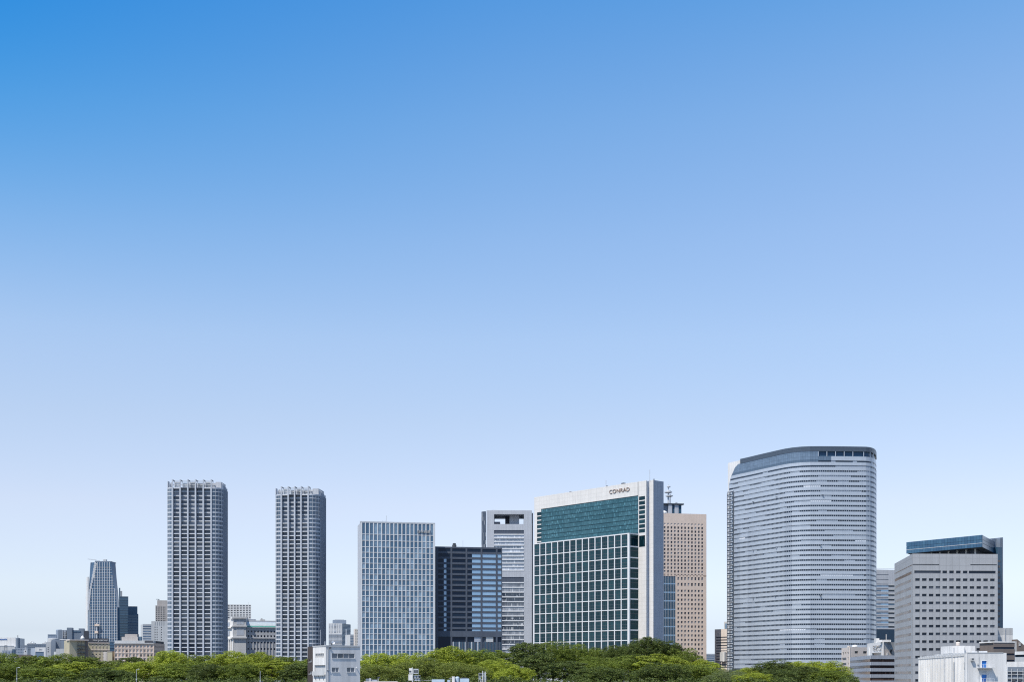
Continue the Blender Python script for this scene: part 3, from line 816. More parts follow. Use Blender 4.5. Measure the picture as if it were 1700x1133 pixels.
# ------------------------------------------------------------------ buildings around the curved tower
YB = 1330
def simple(name, label, p0, p1, Y0, Y1, ytop, depth, mat, cat='building', roof=None, group=None, ztop=None):
    """block with front from column p0 (distance Y0) to p1 (distance Y1), roof line at row ytop seen on p0"""
    A, Bp = pt(p0, Y0), pt(p1, Y1)
    t = Thing(name, label, cat, (A + Bp) / 2, group)
    t.zt = Z(ytop, Y0) if ztop is None else ztop
    t.plan = rect_plan(A, Bp, depth)
    t.prism('core', inset(t.plan, .5), 0, t.zt - .25, mat, roof=roof or ROOFG)
    t.f = t.face(A, Bp); t.s = t.face(Bp, t.plan[2]); t.l = t.face(t.plan[3], A)
    return t
def plain(f, Z1, mat, name='wall', Z0=0, depth=.49):
    f.box(name, .004, f.L - .004, Z0, Z1, -depth, 0, mat)
def gridrows(f, Y, ys, h, cols, w):
    """window rows centred at pixel rows ys (height h px) and columns cols (width w px)"""
    cc = [(f.ua(c - w / 2), f.ua(c + w / 2)) for c in cols]
    return [(Z(y + h / 2, Y), Z(y - h / 2, Y), cc) for y in ys]
def strips(f, Y, y0, pitch, n, frac, gm, wm, Z1, name='window_band', U0=None, U1=None, Z0=0):
    """continuous window bands between wall bands, each its own part"""
    u0 = .004 if U0 is None else U0; u1 = f.L - .004 if U1 is None else U1
    zt = Z1
    for i in range(n):
        za, zb = Z(y0 + i * pitch, Y), Z(y0 + i * pitch + pitch * frac, Y)
        f.box('wall_band', u0, u1, za, zt, -.49, 0, wm); f.box(name, u0 + .05, u1 - .05, zb, za, -.49, -.2, gm); zt = zb
    f.box('wall_band', u0, u1, Z0, zt, -.49, 0, wm)

t = simple('office_building', 'pale grey banded block wedged between curved tower and grey office block', 1448, 1490, YB, YB + 6, 946.5, 30, PALE)
f = t.f; u0, u1, u2 = f.ua(1453), f.ua(1475), f.ua(1485)
G_B2 = glass('banded_block_glass', (.05, .10, .17), (.22, .31, .42), 1.7, bias=.5)
zt = t.zt
f.box('roof_rail', u0, f.L, zt + 1.2, zt + 1.5, -3, -2.8, STEEL); f.box('roof_post', u0 + 1.5, u0 + 2, zt - .3, zt + 1.5, -3, -2.5, STEEL)
f.box('wall_band', .004, f.L - .004, Z(970, YB), zt, -.49, 0, SILVER)
for y in (954.2, 962.2): f.box('slot', .05, u1, Z(y + .8, YB), Z(y, YB), .01, .05, DARKFR)
y = 970.0
for i in range(10):
    f.box('slot', .05, u1, Z(y + .8, YB), Z(y, YB), -.49, -.2, DARKFR)
    f.box('wall_band', .004, u1, Z(y + 2.2, YB), Z(y + .82, YB), -.49, 0, SILVER); f.box('wall_band', u1 + .01, f.L - .004, Z(y + 2.2, YB), Z(y, YB), -.49, -.01, PALE)
    f.box('window', .05, f.ua(1463), Z(y + 5.2, YB), Z(y + 2.2, YB), -.49, -.2, G_B2); f.box('window', f.ua(1463) + .02, u1, Z(y + 5.2, YB), Z(y + 2.2, YB), -.49, -.18, G_SKYB if i % 3 else G_B2)
    f.box('window', u1 + .02, f.L - .05, Z(y + 4.9, YB), Z(y + 2.2, YB), -.49, -.2, G_OFF if i not in (4, ) else G_B2)
    f.box('wall_band', .004, f.L - .004, Z(y + 7.55, YB), Z(y + 5.2, YB), -.49, 0, SILVER)
    y += 7.55
f.box('podium_glazing', .01, f.L - .01, 0, Z(y, YB) - .02, -.49, -.1, glass('navy_podium_glass', (.012, .03, .06), (.02, .045, .08), 1.4))
f.box('podium_post', f.ua(1470.6), f.ua(1471.6), 0, Z(1054, YB), .0, .4, WHITEP)

# grey tiled office block
A, Bp, Lf = pt(1515.2, 660), pt(1656.4, 662.3), pt(1485, 719.5)
t = Thing('office_building', 'large plain grey tiled office block with rows of small dark windows', 'building', (A + Bp) / 2)
zt = Z(920.1, 660)
pl = [Lf, A, Bp, Bp + Vector((8, 59))]
t.prism('core', inset(pl, .5), 0, zt - .2, GREYT, roof=ROOFG)
f = t.face(A, Bp); Y = 661
G_O2 = glass('grey_block_glass', (.008, .014, .028), (.15, .16, .19), 1.45, bias=.82)
wp = [(f.ua(1519.5 + 11.3 * k), f.ua(1519.5 + 11.3 * k + 7.6)) for k in range(12)]
rows = [(Z(939.0, Y), Z(937.6, Y), [(.02, f.ua(1559.5)), (f.ua(1611), f.L - .02)]),
        (Z(952.8, Y), Z(948.3, Y), [(f.ua(1518), f.ua(1562))] + wp[4:8] + [(f.ua(1608.5), f.ua(1653))])]
rows += [(Z(965.5 + 12.88 * i, Y), Z(961.2 + 12.88 * i, Y), wp) for i in range(14)]
f.holes(rows, 0, zt, GREYT, G_O2, depth=.5)
ls = t.face(Lf, A); YL = 660
nw = 15; margin = 3.5
cols = [(margin + (ls.L - 2 * margin - 1) / nw * k, margin + (ls.L - 2 * margin - 1) / nw * k + 2.1) for k in range(nw)]
G_O3 = glass('grey_block_side_glass', (.03, .025, .025), (.20, .15, .12), 1.3, bias=.6)
rows = [(Z(939.0, YL), Z(937.6, YL), [(.02, ls.L - .02)]), (Z(953, YL), Z(948.3, YL), [(.6, ls.L - margin)])] + [(Z(965.5 + 12.88 * i, YL), Z(961.2 + 12.88 * i, YL), cols) for i in range(14)]
ls.holes(rows, 0, zt, GREYT, G_O3, depth=.06)
rs = t.face(Bp, pl[3]); plain(rs, zt, GREYT)

# blue glass building with the projecting slanted top
cA, cL, cR = pt(1630.5, 800), pt(1504.5, 844.6), pt(1662, 864)
t = Thing('office_building', 'building with projecting blue glass box on top, behind grey office block', 'building', (cA + cR) / 2)
z1, z0 = CZ + 233.3 * 800 / F, CZ + 213.2 * 800 / F
bk = cL + (cR - cA)
t.prism('roof_box_core', inset([cL, cA, cR, bk], .4), z0 + .1, z1 - .2, DARKFR, roof=ROOFG)
f = t.face(cL, cA)
n_ = 27
hh = z1 - z0
for k in range(n_):
    u0, u1 = f.L * k / n_ + .05, f.L * (k + 1) / n_ - .05
    for a, c in ((0, .31), (.345, .60), (.61, 1)): f.box('glass_panel', u0, u1, z0 + hh * a + .03, z0 + hh * c - .03, -.39, -.02, G_BLUEP)
f.box('light_rail', .02, f.L - .02, z0 + hh * .31, z0 + hh * .345, -.39, .05, STEEL)
f2 = t.face(cA, cR)
for k in range(14):
    u0, u1 = f2.L * k / 14 + .05, f2.L * (k + 1) / 14 - .05
    for a, c in ((0, .32), (.34, .62), (.63, 1)): f2.box('glass_panel', u0, u1, z0 + hh * a + .03, z0 + hh * c - .03, -.39, -.02, G_FARN0)
c0 = (cL + cA + cR + bk) / 4
body = [cL + (c0 - cL) * .22, cA + (c0 - cA) * .16, cR + (c0 - cR) * .10, bk + (c0 - bk) * .2]
zr = Z(920.5, 800) - 1.2
t.prism('recess', inset(body, 3), zr, z0 + .05, DARKFR)
t.prism('body', body, 0, zr, G_NAVY, roof=ROOFG)
fb = t.face(body[0], body[1])
for k in range(7): fb.box('recess_column', fb.L * (k + .6) / 7 - .35, fb.L * (k + .6) / 7 + .35, zr, z0 + .02, -1.6, -.9, WHITEP)
fs = t.face(body[1], body[2]); fs.box('parapet', 0, fs.L, zr - .8, zr + .6, -.4, 0, G_NAVY); fb.box('parapet', fb.L * .55, fb.L, zr, zr + .9, -.4, 0, G_SKYB)
Ys = 838
ft = t.face(pt(1656, Ys), pt(1664.8, Ys + 2)); zs = Z(892.5, Ys)
ft.box('lift_shaft', 0, ft.L * .86, 0, zs - 6, -8, 0, G_NAVY); ft.box('lift_shaft_edge', ft.L * .86 + .01, ft.L, 0, zs, -9, .15, BLUEG)
ft.box('lift_shaft_head', -ft.L * .35, ft.L * .55, zs - 7, zs - .6, -9, -3.2, BLUEG); ft.box('lift_shaft_head', ft.L * .56, ft.L * .85, zs - 8, zs - .2, -9, -.2, BLUEG)
for i in range(13): ft.box('shaft_panel', .2, ft.L * .5, Z(934 + 9.2 * i, Ys), Z(930.5 + 9.2 * i, Ys), .01, .06, BROWN)

# grey banded office block, cream block, white sign block
A, Lf, Bp = pt(1445, 760), pt(1411.4, 850), pt(1488, 764)
t = Thing('office_building', 'low block of grey spandrels and dark window bands below white sign block', 'building', (A + Bp) / 2)
pl = [Lf, A, Bp, Bp + (Lf - A)]
zt = Z(1089.2, 760)
GB = wall('grey_metal_band', (.33, .36, .42), (1.6, 3, .10, 0), var=.06)
t.prism('core', inset(pl, .5), 0, zt - .2, GB, roof=ROOFG)
G_BR = glass('bronze_glass', (.018, .014, .016), (.10, .07, .06), 1.45, bias=.7, curtain=.15)
strips(t.face(A, Bp), 760, 1095.3, 10.35, 5, .46, G_BR, GB, zt); strips(t.face(Lf, A), 760, 1095.3, 10.35, 5, .46, G_BR, GB, zt)

A, Lf, Bp = pt(1410, 950), pt(1397, 985), pt(1447, 958)
t = Thing('apartment_building', 'cream rendered block with small windows and rooftop dish, in front of curved tower', 'building', (A + Bp) / 2)
pl = [Lf, A, Bp, Bp + (Lf - A)]; zt = Z(1075.6, 950)
t.prism('core', inset(pl, .5), 0, zt - .2, CREAM, roof=ROOFG)
f = t.face(A, Bp); Y = 950
G_C = glass('cream_block_glass', (.015, .015, .018), (.10, .10, .10), 1.5)
f.holes([(Z(1086, Y), Z(1082, Y), [(f.ua(1419), f.ua(1424.5)), (f.ua(1433), f.ua(1439))]), (Z(1095, Y), Z(1091.3, Y), [(f.ua(1419), f.ua(1424.5))]), (Z(1104, Y), Z(1100, Y), [(f.ua(1419), f.ua(1424.5))])], 0, zt, CREAM, G_C)
l = t.face(Lf, A)
l.holes([(Z(1087, Y), Z(1083, Y), [(l.L * .15, l.L * .32), (l.L * .45, l.L * .6), (l.L * .75, l.L * .92)])] + [(Z(1096.5 + 9 * i, Y), Z(1092.3 + 9 * i, Y), [(l.L * .05, l.L * .62), (l.L * .8, l.L * .9)]) for i in range(4)], 0, zt, CREAM, G_C)
v, f_ = lathe([(1.7, 0), (1.9, .4), (1.5, .5), (2.1, .9), (1.9, 1.7), (1.0, 2.2), (.2, 2.35)], 16)
p_ = f.p(f.ua(1428.5), -6); t.add('roof_dome', mesh('roof_dome', v, f_, WHITEP), (p_.x, p_.y, zt - .3), scale=(1, 1, .9))
f.box('parapet', .2, 1.4, zt, zt + 1.0, -2.4, -.6, CREAM)

A, Lf, Bp = pt(1466, 880), pt(1439.5, 925), pt(1490, 886)
t = Thing('commercial_building', 'small white block with raised rooftop lettering beside grey office block', 'building', (A + Bp) / 2)
pl = [Lf, A, Bp, Bp + (Lf - A)]; zt = Z(1067, 880)
t.prism('core', inset(pl, .5), 0, zt - .2, WHITEP, roof=ROOFG)
f = t.face(A, Bp); l = t.face(Lf, A); Y = 880
f.box('upper_wall', .004, f.L - .004, Z(1079, Y), zt, -.49, 0, CONC)
f.holes([(Z(1086, Y), Z(1079.5, Y), [(f.ua(1478), f.ua(1481))])], 0, Z(1079, Y) - .004, CREAM, G_C)
l.holes([(Z(1090, Y), Z(1084.5, Y), [(l.L * .38, l.L * .86)])], 0, zt, WHITEP, G_C)
l.box('canopy', l.L * .33, l.L * .88, Z(1084.3, Y), Z(1083, Y), .0, 1.2, WHITEP)
l.box('pilaster', l.L * .08, l.L * .16, 0, Z(1074, Y), 0, .5, WHITEP)
sign(l, 'lettering', 'EZG', l.L * .42, l.L * .9, Z(1080.5, Y), Z(1071.5, Y), .4, LETTERG, .15, .02)
l.box('roof_cap', l.L * .4, l.L, zt, zt + 1.4, -5, -.5, WHITEP); f.box('roof_cap', 0, f.ua(1475), zt, zt + 1.39, -5, -.5, WHITEP); l.box('chimney', l.L * .43, l.L * .56, zt, zt + 2.9, -2.2, -.2, WHITEP)
f.box('wall_unit', f.ua(1472), f.ua(1474), Z(1089, Y), Z(1085, Y), 0, .7, STEEL); f.box('wall_light', f.ua(1478.5), f.ua(1480.5), Z(1079, Y), Z(1077.5, Y), 0, .7, WHITEP)

# ------------------------------------------------------------------ far glass tower and its neighbours, left
Y = 2150
t = Thing('office_tower', 'tapering blue glass tower with white mullions, far off at the left', 'tower', pt(172, Y))
zt = Z(934, Y)
def prof(y):      # left edge, left facet line, right facet line, right edge (px) at row y
    k = [(934, 150.2, 160.8, 184.0, 191.6), (960, 148.6, 156.2, 187.5, 193.6), (985, 147.0, 151.4, 191.8, 196.2), (1010, 146.0, 148.8, 194.8, 198.3), (1062, 145.2, 147.6, 195.8, 199.0), (1110, 145.2, 147.6, 195.8, 199.0)]
    for a, b_ in zip(k, k[1:]):
        if a[0] <= y <= b_[0]:
            w = (y - a[0]) / (b_[0] - a[0]); return [p + (q - p) * w for p, q in zip(a[1:], b_[1:])]
    return k[-1][1:]
rowsT = [934 + 4.4 * i for i in range(41)]
v, f = [], []
for y in rowsT:
    a, b_, c, d = prof(y)
    for px, Yq in ((a, Y + 10), (b_, Y), (c, Y), (d, Y + 14), (d - 1, Y + 48), (a + 1, Y + 44)):
        q = pt(px, Yq); v.append((q.x - t.b.x, q.y - t.b.y, Z(y, Y)))
for j in range(len(rowsT) - 1):
    for i in range(6):
        k = (i + 1) % 6; f.append((j * 6 + i, (j + 1) * 6 + i, (j + 1) * 6 + k, j * 6 + k))
f.append(tuple(range(6)))
t.add('glass_body', mesh('glass_body', v, f, glass('far_body_glass', (.03, .075, .14), (.07, .135, .23), 1.5, lines=(3.6, 4.12, .6, 0))), t.b)
nc = 11
for k in range(nc + 1):            # vertical mullions follow the tapering front
    bs_v, bs_f = [], []
    for y in rowsT:
        a, b_, c, d = prof(y)
        px = 149.5 + (194.2 - 149.5) * k / nc
        if px < b_ + .4 or px > c - .4: continue
        q = pt(px, Y - .3); n0 = len(bs_v)
        bs_v += [(q.x - t.b.x - .30, q.y - t.b.y - .3, Z(y, Y)), (q.x - t.b.x + .30, q.y - t.b.y - .3, Z(y, Y)), (q.x - t.b.x + .30, q.y - t.b.y + .4, Z(y, Y)), (q.x - t.b.x - .30, q.y - t.b.y + .4, Z(y, Y))]
        if n0: bs_f += [(n0 - 4 + i, n0 + i, n0 + (i + 1) % 4, n0 - 4 + (i + 1) % 4) for i in range(4)]
    if len(bs_v) > 8: t.add('mullion', mesh('mullion', bs_v, bs_f, WHITE_TRIM), t.b)
for y in rowsT[2:]:
    a, b_, c, d = prof(y); q0, q1 = pt(a + .3, Y), pt(c, Y)
    t.box('floor_band', X(b_ + .3, Y), X(c - .3, Y), Y - .35, Y + .3, Z(y, Y) - .24, Z(y, Y) + .24, SILVER)
for i in range(8):
    y = 936 + i * 3.1; 
    t.box('corner_panel', X(prof(y)[1] - 3.6, Y), X(prof(y)[1] + .2, Y), Y - .25, Y + 3, Z(y + 2.6, Y), Z(y, Y), PALE)
for i in range(16):                 # the pale left facet narrows towards the ground
    y = 934 + i * 5.0; a, b_, c, d = prof(y + 5)
    t.box('corner_panel', X(b_ - 3.4, Y), X(b_ - .4, Y), Y - .22, Y + 4, Z(y + 4.7, Y), Z(y, Y), SILVER)
sw = t.face(pt(142.2, Y + 30), pt(145.4, Y + 8)); sw.box('end_wall', 0, sw.L, 0, Z(985, Y), -2, 0, WHITEP); sw.box('end_wall', sw.L * .3, sw.L, Z(985, Y), Z(958, Y), -2, 0, WHITEP)
t.box('roof_parapet', X(161, Y), X(183.5, Y), Y + 1, Y + 30, zt, zt + 1.5, BLUEG); t.box('roof_plant_room', X(170, Y), X(175, Y), Y + 4, Y + 9, zt + 1, zt + 4.5, CONC)
cr_ = t.box('roof_crane', X(156, Y), X(163.5, Y), Y + 5, Y + 7, zt + .5, zt + 2.4, BLUEG)
me = mesh('crane_jib', *boxes([(-.5, .5, -.5, .5, -.5, .5)]), STEEL)
t.add('crane_jib', me, (X(151, Y), Y + 6, zt + 4.4), rot=(0, .12, 0), scale=(13.5, .9, .9), parent=cr_)
t.box('works_gantry', X(161, Y), X(162.5, Y), Y - 4, Y - 2.5, 0, Z(1036, Y), STEEL); t.box('works_platform', X(158.5, Y), X(166, Y), Y - 5, Y - 2, Z(1040.5, Y), Z(1037.5, Y), TAN); t.box('works_platform', X(158.5, Y), X(164, Y), Y - 5, Y - 2, Z(1052.5, Y), Z(1049, Y), TAN)

def banded(label, name, p0, p1, Y, ytop, depth, gm, wm, pitch, frac, n, cat='tower', y0=None, p1Y=None):
    t = simple(name, label, p0, p1, Y, p1Y or Y + 4, ytop, depth, wm, cat)
    strips(t.f, Y, (y0 or ytop + 2), pitch, n, frac, gm, wm, t.zt); plain(t.s, t.zt - .01, wm)
    return t
G_FARN = glass('far_navy_glass', (.04, .085, .14), (.06, .12, .19), 1.5)
NAVYW = wall('navy_panel', (.075, .125, .185), var=.06)
t = banded('dark blue glass tower touching the right side of the tapering tower', 'office_tower', 197.5, 213, 2250, 991, 40, G_FARN, NAVYW, 4.3, .7, 24)
t.f.box('roof_plant_room', 0, t.f.ua(199.7), t.zt, t.zt + 14, -12, -3, NAVYW); t.f.box('roof_plant_room', t.f.ua(200), t.f.ua(203), t.zt, t.zt + 9, -12, -4, PALE)
t = banded('lower dark blue glass block at the foot of the far left towers', 'office_tower', 212.5, 229.5, 2200, 1020, 36, G_FARN, NAVYW, 4.5, .72, 18)
t.f.box('upper_storeys', .2, t.f.ua(228), t.zt, Z(1007.5, 2200), -30, -1.5, NAVYW)

# slim towers behind the tan hotel, left of the wide twin tower
t = simple('office_tower', 'tan grey stepped tower half hidden behind the wide twin tower', 258, 280, 1800, 1804, 1006, 25, CONC)
t.f.holes(gridrows(t.f, 1800, [1009 + 3.2 * i for i in range(16)], 1.9, [260 + 2.75 * k for k in range(6)], 1.5), 0, t.zt, wall('taupe_wall', (.40, .37, .35)), G_OFF)
t.f.box('upper_storeys', t.f.ua(261), t.f.L - 1, t.zt, Z(997.5, 1800), -22, -1, wall('taupe_wall', (.40, .37, .35))); t.f.box('roof_crane', t.f.ua(259), t.f.ua(264.5), Z(995.9, 1800), Z(995.1, 1800), -6, -5, DSTEEL); t.f.box('roof_mast', t.f.ua(263), t.f.ua(264.5), Z(998, 1800), Z(996, 1800), -6, -5, DSTEEL)
t = simple('office_building', 'white panelled block with paired small windows beside the wide twin tower', 251.3, 281, 1500, 1504, 1032.3, 30, PALE)
t.f.holes(gridrows(t.f, 1500, [1042.5 + 4.15 * i for i in range(12)], 1.9, [257.5, 260.8, 268], 1.4), 0, t.zt, PALE, G_OFF)
for k in range(5): t.f.box('fin', t.f.ua(257 + 3.6 * k), t.f.ua(257.5 + 3.6 * k), Z(1038.5, 1500), Z(1033, 1500), 0, .3, CONC)
t = banded('pale grey striped low tower left of the white panelled block', 'office_building', 237, 251.8, 1700, 1037, 25, G_B2, PALE, 4.2, .4, 9, 'building', 1040)

# ------------------------------------------------------------------ low city on the left
t = simple('commercial_building', 'white block with blue lettering, cut by the left edge of the picture', -26, 26, 1500, 1503, 1059.5, 40, WHITEP)
plain(t.f, t.zt, WHITEP)
sign(t.f, 'lettering', 'Panasonic', t.f.ua(-6), t.f.ua(11.8), Z(1063.6, 1500), Z(1060.8, 1500), .2, BLUEINK, .1, .05)
t.f.box('podium', t.f.ua(-20), t.f.ua(27), 0, Z(1074.8, 1500), 0.02, 6, CONC); t.f.box('podium_rail', t.f.ua(-20), t.f.ua(26), Z(1074.8, 1500), Z(1073.4, 1500), 5.5, 5.8, BLUEG)
t = Thing('ventilation_tower', 'round dark blue grey tower with a short mast beside the white block', 'tower', pt(29.6, 1450))
v, f = lathe([(2.1, 0), (2.1, 29), (2.2, 29.2), (2.2, 40.5), (.2, 41.3)], 18); t.add('shaft', mesh('shaft', v, f, BLUEG), (t.b.x, t.b.y, 0), scale=(1, 1, Z(1059.3, 1450) / 41.3))
t.box('mast', t.b.x - .25, t.b.x + .25, t.b.y - .25, t.b.y + .25, Z(1059.5, 1450), Z(1055.8, 1450), DSTEEL)
t = simple('office_building', 'slate grey block with two open pyramid frames on its roof', 44.5, 79, 1400, 1403, 1070, 30, BLUEG)
t.f.holes(gridrows(t.f, 1400, [1073.5, 1076.5, 1080], 1.2, [48 + 3.3 * k for k in range(9)], 2.2), 0, t.zt, BLUEG, G_B2)
t.f.box('wing', t.f.ua(34), t.f.ua(44.4), 0, Z(1072.4, 1400), -14, -2, BLUEG)
for c in (51.4, 75):
    u = t.f.ua(c); w = 3.0; zz = t.zt; h = 3.3
    p_ = t.f.p(u, -5)
    v = [(-w, -w, 0), (w, -w, 0), (w, w, 0), (-w, w, 0), (0, 0, h)]; es = [(0, 4), (1, 4), (2, 4), (3, 4), (0, 1), (1, 2), (2, 3), (3, 0)]
    V, Fc = [], []
    for a, b_ in es:
        A_, B_ = Vector(v[a]), Vector(v[b_]); d = (B_ - A_).normalized(); s1 = d.orthogonal().normalized() * .28; s2 = d.cross(s1)
        k = len(V)
        for P_ in (A_, B_): V += [P_ + s1, P_ + s2, P_ - s1, P_ - s2]
        Fc += [(k + i, k + (i + 1) % 4, k + 4 + (i + 1) % 4, k + 4 + i) for i in range(4)]
    t.add('pyramid_frame', mesh('pyramid_frame', V, Fc, STEEL), (p_.x, p_.y, zz - .3)); t.f.box('roof_box', u - 3.4, u + 3.4, zz - .3, zz + .9, -9, -1.5, CONC)
t = simple('office_building', 'pale blue low block behind the white hut with a dark window', 24.5, 46, 1230, 1233, 1077, 16, wall('pale_blue_wall', (.28, .32, .38)))
t.f.holes(gridrows(t.f, 1230, [1080, 1084], 1.5, [28 + 2.6 * k for k in range(6)], 1.5), 0, t.zt, wall('pale_blue_wall', (.28, .32, .38)), G_B2)
t = simple('roof_hut', 'tiny white hut with one dark square window', 39.2, 45, 1160, 1161, 1080, 5, WHITEP)
t.f.holes(gridrows(t.f, 1160, [1082.6], 1.8, [42.4], 1.7), 0, t.zt, WHITEP, G_C)
t.f.box('chimney', t.f.ua(41.5), t.f.ua(44), t.zt, Z(1075.5, 1160), -4, -2.5, PALE)
t = simple('office_building', 'grey panelled block with dark blue right end near the left edge', 3, 20.2, 1140, 1142, 1081, 12, CONC)
plain(t.f, t.zt, wall('pale_blue_wall', (.28, .32, .38))); t.f.box('end_block', t.f.L + .02, t.f.ua(24), 0, Z(1079, 1142), -11, -.3, NAVYW)
for k in range(6): t.f.box('pipe', t.f.ua(5 + 2.5 * k), t.f.ua(5.4 + 2.5 * k), 0, t.zt - .5, 0, .3, STEEL)
for px in (6.6, 10.4): t.f.box('frame_post', t.f.ua(px), t.f.ua(px + .7), t.zt, Z(1072.5, 1140), -4, -3.6, DSTEEL)
for y in (1072.5, 1075): t.f.box('frame_beam', t.f.ua(6.6), t.f.ua(11), Z(y + .7, 1140), Z(y, 1140), -4.1, -3.5, DSTEEL)
t = Thing('signboard', 'white signboard with grey lettering above the trees at the far left', 'sign', pt(19, 990))
fs = t.face(pt(11, 990), pt(27, 991)); fs.box('board', 0, fs.L, Z(1099, 990), Z(1088, 990), -.5, 0, PALE)
for q in (.2, .8): fs.box('post', fs.L * q - .2, fs.L * q + .2, 0, Z(1099, 990), -.6, -.2, STEEL)
sign(fs, 'lettering', 'JTENSU', fs.L * .16, fs.L * .86, Z(1094, 990), Z(1090.3, 990), .06, DSTEEL, .05, .03)
t = simple('shed', 'low brown flat shed behind the left treetops', 27.2, 52, 1010, 1012, 1088, 12, BROWN); plain(t.f, t.zt, BROWN)
t = simple('house', 'small white house with a wide grey shutter among low roofs', 58, 76, 1100, 1102, 1076, 14, WHITEP)
t.f.holes([(Z(1081, 1100), Z(1079, 1100), [(t.f.ua(64.8 + 2 * k), t.f.ua(66 + 2 * k)) for k in range(3)]), (0.3, Z(1083.2, 1100), [(t.f.ua(58.7), t.f.ua(72.8))])], 0, t.zt, WHITEP, glass('grey_shutter', (.12, .17, .25), (.16, .22, .3), 1.3))
la = t.face(pt(51, 1112), pt(58, 1100)); la.box('side_wall', .01, la.L - .02, 0, t.zt - .5, -3, -.05, wall('pale_blue_wall', (.28, .32, .38)))
t = simple('office_building', 'slim pale tower block with three small windows above white house', 76.5, 85.5, 1180, 1181, 1067, 12, PALE)
t.f.holes(gridrows(t.f, 1180, [1076.5, 1079.8, 1083.3], 1.7, [80], 1.8), 0, t.zt, PALE, G_OFF)
t = simple('office_building', 'pale blue grey block with rounded lower bay, left of industrial block', 79.2, 93.5, 1290, 1292, 1054.2, 16, wall('steel_blue_wall', (.22, .265, .33)))
plain(t.f, t.zt, wall('steel_blue_wall', (.22, .265, .33)))
v, f = lathe([(4.6, 0), (4.6, Z(1060.5, 1275) - .3), (4.3, Z(1060.5, 1275))], 20); p_ = t.f.p(t.f.ua(88.3), .5); t.add('round_bay', mesh('round_bay', v, f, PALE), (p_.x, p_.y, 0))
t.f.box('upper_window', t.f.ua(80.5), t.f.ua(92), Z(1057, 1290), Z(1056, 1290), .01, .06, NAVYW)
t = simple('office_building', 'plain slate blue windowless block above the low white shed', 85.3, 115.5, 1120, 1123, 1063.3, 22, wall('slate_blue_wall', (.20, .235, .285)))
sl = wall('slate_blue_wall', (.20, .235, .285))
t.f.holes(gridrows(t.f, 1120, [1071], 1.8, [108.7], 3.2) + gridrows(t.f, 1120, [1076.3], 1.5, [108.7], 3), 0, t.zt, sl, G_DARK)
t.f.box('setback_wing', t.f.ua(85.2), t.f.ua(93), 0, Z(1066, 1120), .02, 3, sl); t.f.box('roof_edge', t.f.ua(99), t.f.L, t.zt - .2, t.zt + .5, -3, .15, WHITEP)
t = simple('industrial_building', 'dark blue grey plant block with towers and a rounded corner', 97, 139, 1320, 1324, 1047, 24, BLUEG)
t.f.holes([(Z(1060 + 3 * 0, 1320), Z(1050, 1320), [(t.f.ua(105.5), t.f.ua(110.5))]), ], 0, t.zt, BLUEG, G_DARK)
v, f = lathe([(2.9, 0), (2.9, Z(1046, 1320) - .8), (2.2, Z(1046, 1320))], 18); p_ = t.f.p(t.f.ua(97.3), -3.2); t.add('round_corner', mesh('round_corner', v, f, wall('steel_blue_wall', (.22, .265, .33))), (p_.x, p_.y, 0))
t.f.box('stair_tower', t.f.ua(111.2), t.f.ua(120.2), 0, Z(1043, 1320), -8, 1.2, BLUEG); t.f.box('stair_tower', t.f.ua(130.5), t.f.ua(139), t.zt - .3, Z(1044.2, 1320), -8, -.3, BLUEG)
for k in range(3): t.f.box('duct', t.f.ua(104.2 + 2.4 * k), t.f.ua(105.1 + 2.4 * k), Z(1061, 1320), Z(1047.6, 1320), 0, .8, STEEL)
t.f.box('ledge', t.f.ua(120.4), t.f.ua(134), Z(1050, 1320), Z(1048.4, 1320), .02, .4, NAVYW)
for y in (1050.5, 1053.5, 1056.5): t.f.box('pipe_rack', t.f.ua(104.5), t.f.ua(110.8), Z(y + .5, 1320), Z(y, 1320), .1, .9, CONC)
t = simple('industrial_building', 'small almost black block between plant block and tapering glass tower', 139.3, 147.2, 1290, 1291, 1048.2, 14, wall('near_black_wall', (.055, .06, .075)))
plain(t.f, t.zt, wall('near_black_wall', (.055, .06, .075)))
v, f = lathe([(1.5, 0), (1.6, .8), (1.0, 1.8), (.7, 2.4), (.1, 2.8)], 14); t2 = Thing('water_tank', 'white domed tank on the roofs left of the hotel sign', 'tank', pt(137, 1120), z=Z(1060, 1120) - 1); t2.add('tank_body', mesh('tank_body', v, f, WHITEP), (t2.b.x, t2.b.y, t2.b.z)); t2.box('tank_stand', t2.b.x - 1, t2.b.x + 1, t2.b.y - 1, t2.b.y + 1, 0, t2.b.z, STEEL)
t = simple('shed', 'low pale shed with sloping left end and a dark doorway', 93, 117, 1060, 1062, 1078.2, 14, PALE)
t.f.holes([(Z(1086, 1060), Z(1081, 1060), [(t.f.ua(109), t.f.ua(115))])], 0, t.zt, PALE, G_DARK)
lw = t.face(pt(89.5, 1070), pt(93, 1060)); lw.box('sloped_end', .01, lw.L - .01, 0, t.zt - 2.2, -3, -.05, CONC)

# khaki hotel with the rooftop sign
Y = 1000
t = simple('hotel_building', 'khaki hotel with small square windows and lettering on a dark rooftop screen', 146.5, 182.2, Y, Y + 4, 1068, 20, KHAKI)
PINKT = wall('pale_pink_trim', (.58, .51, .47))
rows = [(Z(y + .95, Y), Z(y - .95, Y), [(t.f.ua(c - 1.05), t.f.ua(c + 1.05)) for c in (154.0, 159.9, 165.9, 171.7, 177.7)]) for y in (1071.6, 1076.9, 1082.3, 1087.6, 1093, 1098.2)]
t.f.holes(rows, 0, t.zt, KHAKI, G_C)
for y0, y1, cs in [(y + .98, y + 2.2, (154.0, 159.9, 165.9, 171.7, 177.7)) for y in (1071.6, 1076.9, 1082.3, 1087.6)]:
    for c in cs: t.f.box('sill', t.f.ua(c - 1.2), t.f.ua(c + 1.2), Z(y1, Y), Z(y0, Y), 0, .12, PINKT)
